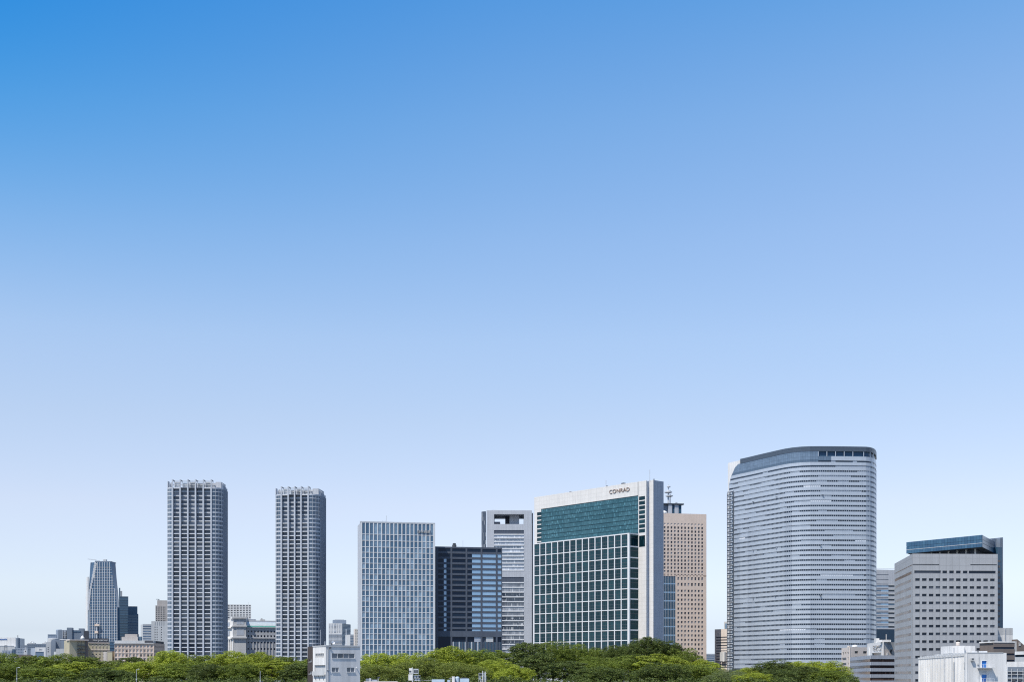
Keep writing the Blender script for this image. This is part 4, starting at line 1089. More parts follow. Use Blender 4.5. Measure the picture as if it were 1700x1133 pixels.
t.f.box('cornice', .0, t.f.L, t.zt - .5, t.zt, 0, .5, PINKT); t.f.box('string_course', .0, t.f.L, Z(1080.6, Y), Z(1079.6, Y), 0, .35, PINKT)
scn = t.f.box('sign_screen', t.f.ua(147.2), t.f.ua(180.6), t.zt, Z(1060.8, Y), -2.4, -1.6, wall('near_black_wall', (.055, .06, .075)))
sign(t.f, 'lettering', 'mitsui garden hotel', t.f.ua(154.2), t.f.ua(178.4), Z(1066.4, Y), Z(1062.0, Y), -1.45, PALE, .06, .05, parent=None)
t = simple('apartment_building', 'khaki block with zigzag fire stair, left of the hotel with the sign', 115.3, 145.4, 985, 992, 1063.5, 16, KHAKI)
t.f.box('wall', .004, t.f.ua(128), 0, t.zt, -.49, 0, KHAKI); t.f.box('wall', t.f.ua(141.5), t.f.L - .004, 0, t.zt, -.49, 0, BROWN)
t.f.box('stair_recess', t.f.ua(128) + .01, t.f.ua(141.5) - .01, 0, t.zt - 1.6, -.49, -.35, KHAKI); t.f.box('roof_slab', -.3, t.f.L + .3, t.zt - .4, t.zt + .3, -8, 1.8, PINKT)
for i in range(5):
    z0 = Z(1073 + 6.2 * i, 985); t.f.box('stair_landing', t.f.ua(128.3), t.f.ua(141), z0, z0 + .25, -.3, 1.4, DSTEEL); t.f.box('stair_rail', t.f.ua(128.3), t.f.ua(141), z0 + 1.0, z0 + 1.1, 1.3, 1.4, DSTEEL)
    c = t.f.p((t.f.ua(128.3) + t.f.ua(141)) / 2, .9); t.add('stair_flight', cube(DSTEEL), (c.x, c.y, z0 - 1.3), rot=(0, .42 * (1 if i % 2 else -1), t.f.a), scale=(5.6, .9, .2))
for px in (128.5, 134.5, 140.8): t.f.box('stair_post', t.f.ua(px), t.f.ua(px + .5), 0, t.zt - .5, 1.2, 1.45, DSTEEL)
t = Thing('stair_turret', 'rounded khaki turret with flat box end in front of the hotel', 'turret', pt(180, 975))
v, f = lathe([(2.4, 0), (2.4, Z(1083.6, 975) - .2), (2.3, Z(1083.6, 975))], 20); t.add('round_wall', mesh('round_wall', v, f, wall('taupe_wall', (.40, .37, .35))), (X(177.6, 978), 978, 0))
t.box('box_wall', X(179.2, 975), X(186.8, 975), 974, 980, 0, Z(1083.2, 975), KHAKI); t.box('parapet', X(178.8, 975), X(187.1, 975), 973.8, 980.2, Z(1083.2, 975), Z(1082.8, 975), PINKT)
t = simple('office_building', 'dark blue glass infill between the khaki and pink hotels', 181, 197, 1060, 1062, 1066, 12, NAVYW)
strips(t.f, 1060, 1068, 4.6, 7, .75, G_FARN, NAVYW, t.zt)
# pink stone hotel
Y = 975
A, Bp = pt(190.3, Y), pt(254.3, Y + 2)
t = simple('hotel_building', 'long pink stone hotel with eleven columns of tall windows above trees', 190.3, 254.3, Y, Y + 2, 1068.6, 24, wall('pink_stone', (.55, .44, .37)))
PK = wall('pink_stone', (.55, .44, .37))
cols = [192.8 + 5.92 * k for k in range(11)]
rows = [(Z(y + 1.9, Y), Z(y - 1.9, Y), [(t.f.ua(c - 1.35), t.f.ua(c + 1.35)) for c in cols]) for y in (1074.5, 1082.4, 1089.6, 1096.8)]
t.f.holes(rows, 0, t.zt, PK, glass('pink_hotel_glass', (.03, .03, .035), (.5, .5, .52), 1.5, bias=.35))
for y in (1078, 1085.8, 1093.2): t.f.box('string_course', .0, t.f.L, Z(y, Y), Z(y - .8, Y), 0, .3, PINKT)
for k in range(12): 
    u = t.f.ua(189.9 + 5.92 * k + (.3 if k == 0 else 0)); t.f.box('pilaster', max(0, u - .35), u + .35, 0, t.zt, 0, .2, PK)
t.f.box('attic', -.2, t.f.L, t.zt, Z(1064.6, Y), -12, -.8, CONC); t.f.box('cornice', -.4, t.f.L + .3, t.zt - .5, t.zt + .02, -.2, .8, PALE)
t.f.box('penthouse', t.f.ua(199), t.f.ua(226), Z(1064.6, Y), Z(1058, Y), -16, -6, wall('taupe_wall', (.40, .37, .35))); t.f.box('penthouse', t.f.ua(203.5), t.f.ua(224), Z(1058, Y), Z(1053.2, Y), -15, -8, wall('taupe_wall', (.40, .37, .35)))
t.f.box('roof_unit', t.f.ua(224.5), t.f.ua(231.5), Z(1064.6, Y), Z(1057.5, Y), -10, -7, NAVYW)
rsA, rsB = t.plan[1], pt(273.4, Y + 36); rsf = t.face(rsA, rsB); DKP = wall('pink_stone_side', (.52, .42, .36))
rsf.holes([(Z(y + 1.9, Y), Z(y - 1.9, Y), [(.8 + 3.1 * k, 2.3 + 3.1 * k) for k in range(int((rsf.L - 2) / 3.1))]) for y in (1074.5, 1082.4, 1089.6)], 0, t.zt, DKP, G_OFF)
rsf.box('attic', -.1, rsf.L, t.zt, Z(1064.6, Y), -6, -.6, wall('near_black_wall', (.055, .06, .075)))

# ------------------------------------------------------------------ between and beyond the twin towers
t = simple('apartment_tower', 'white apartment slab with a dense lattice of windows between the twins', 366, 416.8, 1500, 1506, 1004.4, 20, WHITEP)
cc = [369.5 + 5.05 * k for k in range(10)]
t.f.holes(gridrows(t.f, 1500, [1005.9 + 2.93 * i for i in range(12)], 1.45, cc, 3.3), 0, t.zt, WHITEP, G_OFF); plain(t.s, t.zt, WHITEP)
t.f.box('antenna', t.f.ua(412), t.f.ua(412.4), t.zt, Z(1000, 1500), -6, -5.7, STEEL)
Y = 1125
t = Thing('public_building', 'classical grey stone building with green barrel roof between the twin towers', 'building', pt(420, Y))
STN = wall('grey_shaded_stone', (.42, .43, .45), (2.2, 1.4, .08, 0), var=.05); STW = wall('pale_lit_stone', (.66, .65, .64), var=.05)  # sunlit left faces and shaded fronts are told apart by stone colour
A, Bp = pt(387, Y), pt(409, Y + 1)
zp = Z(1025.3, Y)
t.prism('pavilion', inset(rect_plan(A, Bp, 20), .3), 0, zp - .4, STN, roof=ROOFG)
f = t.face(A, Bp); l = t.face(pt(384.6, Y + 14), A)
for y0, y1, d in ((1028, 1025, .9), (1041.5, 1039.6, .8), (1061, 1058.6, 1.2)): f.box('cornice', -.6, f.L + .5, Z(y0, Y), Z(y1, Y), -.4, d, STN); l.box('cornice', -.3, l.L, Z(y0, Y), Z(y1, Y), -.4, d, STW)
for y0, y1 in ((1037.5, 1032), (1055, 1047)): f.box('panel', f.ua(393), f.ua(404.5), Z(y0, Y), Z(y1, Y), -.28, -.1, SLATE); f.box('panel_frame', f.ua(392.3), f.ua(405.2), Z(y0 + .8, Y), Z(y1 - .8, Y), -.3, -.16, STN)
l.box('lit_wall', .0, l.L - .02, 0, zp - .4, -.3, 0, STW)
lp = t.face(pt(373, Y + 24), pt(385, Y + 12)); lp.box('left_wing', 0, lp.L, 0, Z(1028, Y), -10, -.5, STW)
for k in range(4): lp.box('column', lp.L * (.1 + .25 * k), lp.L * (.1 + .25 * k) + 1.1, 0, Z(1061, Y), -.5, .6, STW)
for y0, y1 in ((1043, 1041), (1062, 1059.5)): lp.box('cornice', -.3, lp.L, Z(y0, Y), Z(y1, Y), -.5, .9, STW)
for y in (1036, 1051): lp.box('niche', lp.L * .3, lp.L * .62, Z(y + 4, Y), Z(y - 3, Y), -.6, .02, SLATE)
A, Bp = pt(409.2, Y + 4), pt(466, Y + 14)
w = t.face(A, Bp); zw = Z(1042.3, Y + 4)
t.prism('wing_core', inset(rect_plan(A, Bp, 22), .5), 0, zw, STN, roof=ROOFG)
Yw = Y + 7
colw = [(w.ua(412.3 + 5.42 * k - 1.3), w.ua(412.3 + 5.42 * k + 1.3)) for k in range(9)]
rws = [(Z(1051.2, Yw), Z(1048, Yw), colw), (Z(1058.9, Yw), Z(1055.6, Yw), colw), (Z(1069.3, Yw), Z(1067, Yw), colw), (Z(1080, Yw), Z(1077, Yw), colw)]
w.holes(rws, 0, zw, STN, G_OFF); w.box('cornice', -.2, w.L, Z(1043.6, Yw), Z(1042.2, Yw), -.3, .8, STN); w.box('cornice', -.2, w.L, Z(1061.4, Yw), Z(1060, Yw), -.3, 1.0, STN)
for a, b_ in colw: w.box('pilaster', b_ + .5, b_ + 1.1, 0, Z(1061.5, Yw), 0, .4, STN)
n_ = 12; v, f_ = [], []                # barrel roof
rh = Z(1033, Yw) - zw; rd = 8.0
for i in range(n_ + 1):
    a = math.pi / 2 * i / n_
    for u in (0, w.L): q = w.p(u, -.6 - rd * (1 - math.cos(a))); v.append((q.x - t.b.x, q.y - t.b.y, zw + rh * math.sin(a)))
f_ = [(2 * i, 2 * i + 1, 2 * i + 3, 2 * i + 2) for i in range(n_)]
end = len(v); q = w.p(0, -.6 - rd); v.append((q.x - t.b.x, q.y - t.b.y, zw)); f_.append(tuple([2 * i for i in range(n_, -1, -1)] + [end]))
t.add('barrel_roof', mesh('barrel_roof', v, f_, [metal('pale_roof_metal', (.50, .56, .58), .3, .3), GREENROOF], [1 if i < 2 else 0 for i in range(n_)] + [1], smooth=False), t.b)
w.box('roof_ridge', .2, w.L, zw + rh - .1, zw + rh + .5, -14, -8.3, SLATE); w.box('roof_deck', .1, w.L, zw + rh + .5, zw + rh + 1.2, -20, -9, PALE)
w.box('roof_drum', w.ua(417), w.ua(428.5), zw + rh + 1.2, zw + rh + 2.3, -14, -10, SLATE); w.box('roof_unit', w.ua(436), w.ua(444), zw + rh + 1.2, zw + rh + 2.2, -14, -10, CONC); w.box('roof_unit', w.ua(437.5), w.ua(440), zw + rh + 2.2, zw + rh + 3.2, -13, -11, CONC)

Y = 2200
A, Bp, Rr = pt(545.6, Y), pt(568, Y + 3), pt(582.2, Y + 36)
t = Thing('apartment_tower', 'small distant blue and white tower right of the narrower twin', 'tower', (A + Bp) / 2)
zt = Z(1036, Y)
t.prism('core', inset([A, Bp, Rr, A + (Rr - Bp)], .5), 0, zt - .3, NAVYW, roof=ROOFG)
f = t.face(A, Bp)
rows = gridrows(f, Y, [1037.3 + 1.98 * i for i in range(8)], .95, [547.2, 549.6, 552], 1.4)
rows = [(a, c, cc + [(f.ua(554.2), f.ua(558.6))] + [(f.ua(q - .7), f.ua(q + .7)) for q in (560.8, 563.4, 566)]) for a, c, cc in rows]
f.holes(rows, Z(1052.5, Y), zt, WHITEP, G_B2)
for i in range(15):
    y = 1052.5 + 2.0 * i; f.box('balcony_band', .01, f.L - .01, Z(y + .9, Y), Z(y, Y), -.4, .3, WHITEP); f.box('window_band', .05, f.L - .05, Z(y + 2, Y), Z(y + .9, Y), -.45, -.2, G_B2)
r_ = t.face(Bp, Rr)
for i in range(22):
    y = 1036.5 + 2.1 * i; r_.box('window_band', .05, r_.L - .05, Z(y + 1.3, Y), Z(y, Y), -.45, -.1, glass('blue_tower_glass', (.05, .12, .19), (.10, .19, .28), 1.6)); r_.box('wall_band', .02, r_.L - .02, Z(y + 2.1, Y), Z(y + 1.3, Y), -.45, 0, NAVYW)
f.box('penthouse', f.ua(552.5), f.ua(575), zt - .2, Z(1030, Y), -26, -6, wall('steel_blue_wall', (.22, .265, .33))); f.box('roof_deck', f.ua(556), f.ua(571.5), Z(1030, Y), Z(1029, Y), -22, -8, CONC)
t = banded('tiny grey striped block right of the small blue tower', 'office_building', 581.5, 589.4, 2100, 1054.5, 20, G_B2, PALE, 2.6, .45, 10, 'building', 1058)
t.f.box('antenna', t.f.ua(584), t.f.ua(584.3), t.zt, Z(1050.5, 2100), -5, -4.7, STEEL)
t = simple('apartment_building', 'narrow beige block wedged against the white grid tower', 589.2, 600, 1900, 1902, 1045, 20, CREAM)
t.f.holes(gridrows(t.f, 1900, [1048 + 2.55 * i for i in range(18)], 1.1, [590.8, 593.2, 595.6, 598], 1.2), 0, t.zt, wall('beige_wall', (.56, .52, .47)), G_HOTEL)

# between the tan tower and the curved tower
t = simple('office_building', 'beige block with horizontal window strips left of the curved tower', 1186.6, 1216, 1420, 1400, 1046, 25, CREAM)
strips(t.f, 1405, 1058, 4.55, 12, .42, G_HOTEL, CREAM, t.zt, U0=t.f.ua(1189)); t.f.box('corner_wall', .004, t.f.ua(1189) - .01, 0, t.zt, -.49, 0, CREAM)
t.f.box('roof_plant_room', t.f.ua(1197.5), t.f.ua(1213), t.zt - .3, Z(1033, 1410), -12, -4, PALE); t.f.box('plant_window', t.f.ua(1199), t.f.ua(1213), t.zt + .4, Z(1036, 1410), -4, -3.8, G_B2)
t.f.box('sign_box', t.f.ua(1198.5), t.f.ua(1206.5), Z(1099, 1405), Z(1084, 1405), .2, 3, PALE); t.f.box('sign_box_edge', t.f.ua(1203.5), t.f.ua(1205.5), Z(1099.5, 1405), Z(1083.5, 1405), .1, 3.2, WHITEP)
t = banded('low blue grey striped block at the foot of the tan tower', 'office_building', 1168, 1187, 1500, 1086.5, 20, G_B2, wall('steel_blue_wall2', (.36, .41, .48)), 3.6, .45, 7, 'building', 1089.5)

# ------------------------------------------------------------------ right edge
t = simple('rooftop_block', 'two-tone grey and white machine block right of the grey office tower', 1655, 1681.5, 720, 722, 1043.5, 10, WHITEP)
t.f.box('upper_wall', .004, t.f.L - .004, Z(1055.3, 720), t.zt, -.49, 0, CONC); t.f.box('lower_wall', .004, t.f.L - .004, 0, Z(1055.3, 720) - .004, -.49, -.01, WHITEP)
t.f.box('pipe', t.f.ua(1667.6), t.f.ua(1668.7), 0, t.zt - .1, .01, .35, STEEL); t.f.box('shutter', t.f.ua(1657), t.f.ua(1663), Z(1066, 720), Z(1059, 720), -.009, .03, CONC)
t = simple('office_building', 'brown tiled building with two dark window strips at the right edge', 1650, 1684.6, 640, 642, 1067.6, 14, BROWN)
strips(t.f, 640, 1075.3, 10.6, 3, .3, G_DARK, BROWN, t.zt); t.f.box('parapet', -.1, t.f.L + .1, t.zt - .1, t.zt + .45, -13, .2, WHITEP)
t = simple('office_building', 'dark wedge-roofed building with a white vent, cut by right edge', 1689, 1730, 700, 702, 1072, 14, BROWN)
plain(t.f, t.zt, BROWN); t.f.box('side_glazing', -2.6, -.02, 0, Z(1066, 700), -8, -.5, CONC)
A_, B_ = t.f.p(0, 0), t.f.p(t.f.ua(1700), 0)
v = [(A_.x - t.b.x, A_.y - t.b.y - .02, t.zt), (B_.x - t.b.x, B_.y - t.b.y - .02, t.zt), (A_.x - t.b.x, A_.y - t.b.y - .02, Z(1062.5, 700))]; v += [(p[0], p[1] + 8, p[2]) for p in v]
t.add('wedge_roof', mesh('wedge_roof', v, [(0, 1, 2), (3, 5, 4), (0, 2, 5, 3), (1, 4, 5, 2), (0, 3, 4, 1)], BROWN), t.b); t.f.box('vent', t.f.ua(1691), t.f.ua(1694), Z(1073, 700), Z(1071, 700), 0, .3, WHITEP); t.f.box('vent', t.f.ua(1690.6), t.f.ua(1694.2), Z(1069.5, 700), Z(1068.3, 700), .02, .4, WHITEP)
t = simple('car_park', 'white open car park decks at the right edge below the wedge roof', 1684.8, 1735, 560, 540, 1083, 20, WHITEP)
t.f.box('deck', .0, t.f.L, Z(1088, 555), t.zt, -.49, 0, WHITEP); t.f.box('opening', .0, t.f.L, Z(1092, 555), Z(1088, 555), -.49, -.3, G_DARK); t.f.box('deck', .0, t.f.L, 0, Z(1092, 555), -.49, .01, PALE)
t = simple('roof_slope', 'white sloping roof slab just right of the white warehouse', 1671.5, 1730, 470, 455, 1100, 14, WHITEP, 'roof')
plain(t.f, t.zt, WHITEP)
t = simple('machinery_frame', 'dark steel frame with white pipes at the bottom right corner', 1671.4, 1725, 440, 436, 1108.5, 8, DSTEEL, 'frame')
plain(t.f, t.zt, BLUEG)
for y in (1116, 1121, 1128): t.f.box('rail', t.f.ua(1672), t.f.L, Z(y + .7, 438), Z(y, 438), .02, .35, PALE)
for px in (1671.6, 1679, 1689, 1698): t.f.box('post', t.f.ua(px), t.f.ua(px + 1.0), 0, t.zt - .6, .05, .4, STEEL)
for px, y in ((1683, 1118), (1693, 1118), (1683, 1130.5), (1693, 1130.5)): t.f.box('louvre', t.f.ua(px - 2.6), t.f.ua(px + 2.6), Z(y + 2, 438), Z(y - 1.4, 438), .02, .2, DSTEEL)

# ------------------------------------------------------------------ white warehouse with the blue doors
A, Bp, Lf = pt(1603, 416), pt(1671, 417), pt(1527, 505)
t = Thing('warehouse', 'white ribbed warehouse with two blue doors and outside landings', 'building', (A + Bp) / 2)
pl = [Lf, A, Bp, Bp + Vector((16, 80))]; zt = Z(1085, 416)
t.prism('core', inset(pl, .5), 0, zt - .3, WHITEP, roof=ROOFG)
f = t.face(A, Bp); l = t.face(Lf, A); Y = 416
d1 = (f.ua(1630), f.ua(1638)); 
f.holes([(Z(1109.6, Y), Z(1098.2, Y), [d1]), (Z(1133, Y), Z(1121, Y), [d1])], 0, zt, WHITEP, BLUEDOOR, depth=.3, name='door', wallname='front_wall')
for y0, y1 in ((1109.6, 1098.2), (1133, 1121)):
    for a, c in ((d1[0] - .12, d1[0]), (d1[1], d1[1] + .12)): f.box('door_frame', a, c, Z(y0, Y), Z(y1, Y) + .12, 0, .06, WSTEEL)
    f.box('door_frame', d1[0], d1[1], Z(y1, Y), Z(y1, Y) + .12, 0, .06, WSTEEL); f.box('door_handle', d1[1] - .25, d1[1] - .12, Z(y0, Y) + .9, Z(y0, Y) + 1.2, -.1, .02, STEEL)
    zl = Z(y0 + 1.2, Y)
    f.box('landing', f.ua(1622.5), f.ua(1647), zl, zl + .22, 0.01, 1.6, CONC)
    for px in (1624, 1629, 1634, 1640, 1647): f.box('rail_post', f.ua(px) - .03, f.ua(px) + .03, zl + .22, zl + 1.2, 1.5, 1.56, WSTEEL)
    f.box('hand_rail', f.ua(1624), f.ua(1647), zl + 1.15, zl + 1.2, 1.5, 1.56, WSTEEL); f.box('hand_rail', f.ua(1624), f.ua(1647), zl + .7, zl + .74, 1.5, 1.56, WSTEEL)
f.box('drain_pipe', f.ua(1624.4), f.ua(1625.2), 0, Z(1091, Y), 0, .14, STEEL); f.box('meter_box', f.ua(1622), f.ua(1624.8), Z(1105, Y), Z(1102.5, Y), 0, .3, CONC)
hd = f.box('vent_hood', f.ua(1611), f.ua(1615.6), Z(1098.6, Y), Z(1093.8, Y), 0, .8, CONC); f.box('vent_opening', f.ua(1611.8), f.ua(1614.8), Z(1096.5, Y), Z(1094.4, Y), .8, .83, DSTEEL, parent=hd)
f.box('lamp', f.ua(1632), f.ua(1635.5), Z(1118.2, Y), Z(1116.2, Y), 0, .3, STEEL)
f.box('coping', 0, f.L - 1, zt - .15, zt + .12, -.5, .06, CONC); f.box('downpipe', f.L + .05, f.L + .25, 0, Z(1103, Y), -.2, .15, WSTEEL)
plain(l, zt, WHITEP, 'side_wall')
nr = 17
for k in range(nr):
    u = l.L * (k + .4) / nr; l.box('rib', u - .35, u + .35, 0, zt - .6, 0, .8, WHITEP); l.box('scupper', u - .5, u + .5, zt - 1.0, zt - .35, .05, 1.0, PALE)
    if k % 3 == 1: l.box('side_window', u + .9, u + 2.2, Z(1112, 450), Z(1102, 450), 0, .12, CONC)
for k in (11.2, 13.7): u = l.L * k / nr; l.box('downpipe', u - .12, u + .12, 0, zt - .4, .82, 1.1, STEEL)
for px, w_ in ((1541, 5), (1548, 3.5), (1556, 6.5), (1565, 7)): u = l.ua(px); l.box('roof_vent', u - w_ * .6, u + w_ * .6, zt - .2, zt + .55, -6, -2.5, PALE)
pa, pb = pt(1580.5, 470), pt(1619, 470); pf = t.face(pa, pb); zpn = Z(1073.5, 470)
t.prism('penthouse', rect_plan(pa, pb, 12), zt - .4, zpn, WHITEP, roof=ROOFG); pf.box('penthouse_pipe', .4, .7, zt - .3, zpn - .6, 0, .25, STEEL)
ps = t.face(pt(1575.6, 484), pa); ps.box('penthouse_side', 0, ps.L - .02, zt - .4, zpn - .05, -4, -.02, WHITEP)
f.box('roof_box', f.ua(1624), f.ua(1629), zt, zt + .5, -5, -3, WSTEEL); f.box('roof_box', f.ua(1638), f.ua(1646), zt, zt + .6, -5.5, -3, WSTEEL); 
t = Thing('water_tank', 'round cream rooftop tank on the white ribbed warehouse', 'tank', pt(1590.5, 474), z=zpn)
v, f_ = lathe([(.62, 0), (.72, .1), (.74, 1.0), (.55, 1.25), (.1, 1.35)], 20); t.add('tank_body', mesh('tank_body', v, f_, CREAM, smooth=False), (t.b.x, t.b.y, zpn + .12)); t.box('tank_base', t.b.x - .9, t.b.x + 2.6, t.b.y - .7, t.b.y + .7, zpn, zpn + .12, CONC)

# ------------------------------------------------------------------ white house in front of the trees
A, Lf, Bp = pt(541, 324), pt(519.4, 331), pt(597.7, 328.3)
t = Thing('apartment_house', 'white house with one side shaded grey and a small balcony in front of the trees', 'building', A)
pl = [Lf, A, Bp, Bp + (Lf - A)]; zt = Z(1072.8, 324); Y = 324
SHADED_RENDER = wall('shaded_render', (.60, .60, .61), (1.5, .5, .07, math.radians(45)), var=.07, streak=.16)  # right face greyer: its grazing light is put into the wall colour
t.prism('core', inset(pl, .35), 0, zt - .25, PALE, roof=ROOFG)
f = t.face(A, Bp); l = t.face(Lf, A)
G_H = glass('house_glass', (.05, .06, .075), (.20, .22, .25), 1.5, bias=.5)
zA = Z(1093.8, 327), Z(1086.4, 327); zB = Z(1116.8, 327), Z(1109.7, 327)
s0, s1 = f.ua(551), f.ua(588.6)
f.holes([(zA[0], zA[1], [(s0 + (s1 - s0) * k / 4 + .02, s0 + (s1 - s0) * (k + 1) / 4 - .02) for k in range(4)]),
         (zB[0], zB[1], [(f.ua(551), f.ua(562.5)), (f.ua(576), f.ua(588.5))])], 0, zt, SHADED_RENDER, G_H, depth=.3, wallname='front_wall')
for a, c in ((551, 562.5), (576, 588.5)):
    f.box('sill', f.ua(a) - .1, f.ua(c) + .1, zB[0] - .12, zB[0], 0, .14, WSTEEL)
    for q in (a, (a + c) / 2, c): f.box('window_bar', f.ua(q) - .04, f.ua(q) + .04, zB[0], zB[1], -.12, -.04, WSTEEL)
f.box('sill', s0 - .1, s1 + .1, zA[0] - .1, zA[0], 0, .12, WSTEEL); f.box('coping', -.05, f.L, zt - .3, zt + .05, -.3, .12, CONC); l.box('coping', 0, l.L + .05, zt - .2, zt + .04, -.3, .1, PALE)
l.holes([(Z(1093.5, 328), Z(1086.2, 328), [(l.ua(523.4) + (l.ua(537.6) - l.ua(523.4)) * k / 5 + .02, l.ua(523.4) + (l.ua(537.6) - l.ua(523.4)) * (k + 1) / 5 - .02) for k in range(5)]),
         (Z(1121, 328), Z(1105.5, 328), [(l.ua(522), l.L - .3)])], 0, zt, WHITEP, KHAKI, depth=.9, wallname='side_wall', pane_of=lambda a, z: G_H if z > Z(1100, 328) else CREAM)
zb_ = Z(1121, 328)
l.box('balcony_slab', l.ua(521), l.L - .1, zb_ - .25, zb_, 0, .45, PALE); l.box('balcony_rail', l.ua(521), l.L - .1, zb_, zb_ + .75, .4, .45, PALE); l.box('balcony_door', l.ua(533), l.ua(537), zb_, zb_ + 1.9, -.5, -.42, BROWN); l.box('balcony_window', l.ua(522.8), l.ua(527), zb_ + .7, zb_ + 1.6, -.5, -.42, G_H)
for k in range(3): 
    c = l.p(l.L * (.25 + .3 * k), .22); t.add('balcony_brace', cube(DSTEEL), (c.x, c.y, zb_ - .85), rot=(.35, 0, l.a), scale=(.08, .08, 1.5))
for u_ in (.45, .62): f.box('drain_pipe', u_, u_ + .1, 0, zt - .5, 0, .12, STEEL)
f.box('pipe_bracket', .2, .9, Z(1114, 324), Z(1113.2, 324), .02, .2, STEEL)
f.box('wall_lamp', f.ua(591), f.ua(592.2), Z(1110.6, 329), Z(1109.3, 329), 0, .35, WSTEEL); f.box('flood_lamp', .8, 1.15, Z(1077.8, 325), Z(1075.8, 325), .05, .45, DSTEEL)
dk = t.face(pt(510.6, 336.5), pt(519.2, 331.3)); zd = Z(1074.6, 334)
dk.holes([(Z(1100, 334), Z(1096, 334), [(dk.L * .35, dk.L * .75)]), (Z(1120, 334), Z(1116, 334), [(dk.L * .35, dk.L * .75)])], 0, zd, DBROWN, G_H, depth=.25, wallname='brown_end_wall', U1=dk.L - .02)
t.prism('brown_end_core', [dk.A - dk.n * .26, dk.B - dk.n * .26, dk.B - dk.n * 6, dk.A - dk.n * 6], 0, zd - .1, DBROWN)
for y in (1098, 1118): dk.box('window_box', dk.L * .3, dk.L * .8, Z(y + 2.6, 334), Z(y + 2, 334), 0, .15, WSTEEL)
def roofpole(px, y0, d, th=.05, mat=STEEL): u = f.ua(px); f.box('roof_pole', u - th, u + th, zt - .1, Z(y0, 326), -d - th, -d + th, mat)
roofpole(536, 1047, 1.5, .04); roofpole(578, 1045, 1.2, .05, WSTEEL); roofpole(545, 1066, 2, .08); roofpole(576.2, 1070, 1.2, .04, WSTEEL); roofpole(581, 1072, 1.0, .08, WSTEEL)
v, f_ = lathe([(.05, 0), (.3, .12), (.42, .3), (.4, .32), (.1, .1)], 14); p_ = f.p(f.ua(557.5), -2); t.add('dish', mesh('dish', v, f_, WSTEEL), (p_.x, p_.y, Z(1068.5, 326)), rot=(1.2, .3, .6)); f.box('dish_stand', f.ua(555.5), f.ua(556.8), zt - .2, Z(1068.5, 326), -2.1, -1.9, DSTEEL)

# ------------------------------------------------------------------ rooftop gear at the bottom edge, on low flat roofs
Y = 262
def lowroof(label, p0, p1, yt, Yq, mat):
    t = simple('low_building', label, p0, p1, Yq, Yq, yt, 12, mat); plain(t.f, t.zt - .02, mat, depth=.45); return t
t = lowroof('low pink roof edge at the bottom, left of the white sign mast', 604, 660, 1132.2, Y, CREAM)
t.f.box('slatted_screen', t.f.ua(606.5), t.f.ua(612), t.zt - .2, Z(1128, Y), -1, -.9, BLUEG); t.f.box('vent_box', t.f.ua(612.2), t.f.ua(615), t.zt - .2, Z(1127.3, Y), -1.4, -.8, STEEL); t.f.box('vent_box', t.f.ua(615.2), t.f.ua(625), t.zt - .2, Z(1129.8, Y), -2, -1, SLATE)
t.f.box('camera_pole', t.f.ua(626.3), t.f.ua(627.3), t.zt - .1, Z(1125.5, Y), -1.2, -1.08, STEEL); t.f.box('camera_head', t.f.ua(626), t.f.ua(630), Z(1126.6, Y), Z(1125, Y), -1.3, -1, DSTEEL)
t = lowroof('low roof under the white rack mast at the bottom edge', 668, 745, 1134.5, 250, CONC)
for px, y0, y1, w_ in ((716, 1134, 1129.3, 21), (742, 1134, 1130.2, 4)): t.f.box('skylight', t.f.ua(px), t.f.ua(px + w_), Z(y0, 250), Z(y1, 250), -3, -1.5, metal('pale_blue_sheet', (.42, .52, .62), .35))
t.f.box('cable', t.f.ua(690), t.f.ua(718), Z(1131.4, 250), Z(1131, 250), -1.2, -1.15, STEEL)
t = Thing('sign_mast', 'white panel and fan rack on a steel mast in front of the trees', 'mast', pt(685, 250), z=Z(1134.5, 250))
fm = t.face(pt(678, 250), pt(697.5, 250)); B0 = Z(1134.6, 250)
fm.box('mast', fm.ua(684), fm.ua(685), B0, Z(1109.3, 250), -.1, .02, WSTEEL); fm.box('white_panel', fm.ua(678), fm.ua(684), Z(1131, 250), Z(1120.8, 250), -.05, .0, WHITEP)
bx = fm.box('upper_box', fm.ua(679), fm.ua(683.5), Z(1119.5, 250), Z(1110.5, 250), -.6, -.1, WHITEP); fm.box('speaker_mouth', fm.ua(679.2), fm.ua(682.6), Z(1117.2, 250), Z(1114.6, 250), -.1, -.06, DSTEEL, parent=bx)
bx = fm.box('fan_unit', fm.ua(686), fm.ua(694.5), Z(1120, 250), Z(1111.6, 250), -.7, -.1, STEEL)
for k in range(2): fm.box('fan_grille', fm.ua(687.2 + 3.6 * k), fm.ua(690 + 3.6 * k), Z(1118, 250), Z(1113.5, 250), -.1, -.06, DSTEEL, parent=bx)
for px in (686, 690, 694, 696.7): fm.box('rack_post', fm.ua(px), fm.ua(px + .6), B0, Z(1120, 250) if px < 696 else Z(1122.5, 250), -.6, -.5, STEEL)
for y in (1122.5, 1127, 1131): fm.box('rack_shelf', fm.ua(686), fm.ua(697.5), Z(y + .6, 250), Z(y, 250), -.8, -.2, STEEL)
for px, y in ((687, 1126.5), (691.5, 1126.2), (688.5, 1131), (693, 1131)): fm.box('equipment_box', fm.ua(px), fm.ua(px + 3.2), Z(y, 250), Z(y - 3.2, 250), -.7, -.3, SLATE)
t = lowroof('low roof with white hood and grey tank at the bottom edge', 740, 830, 1134.5, 258, CONC); Y = 258
t.f.box('white_hood', t.f.ua(750), t.f.ua(754.6), t.zt - .1, Z(1124.3, Y), -1.2, -.4, WHITEP)
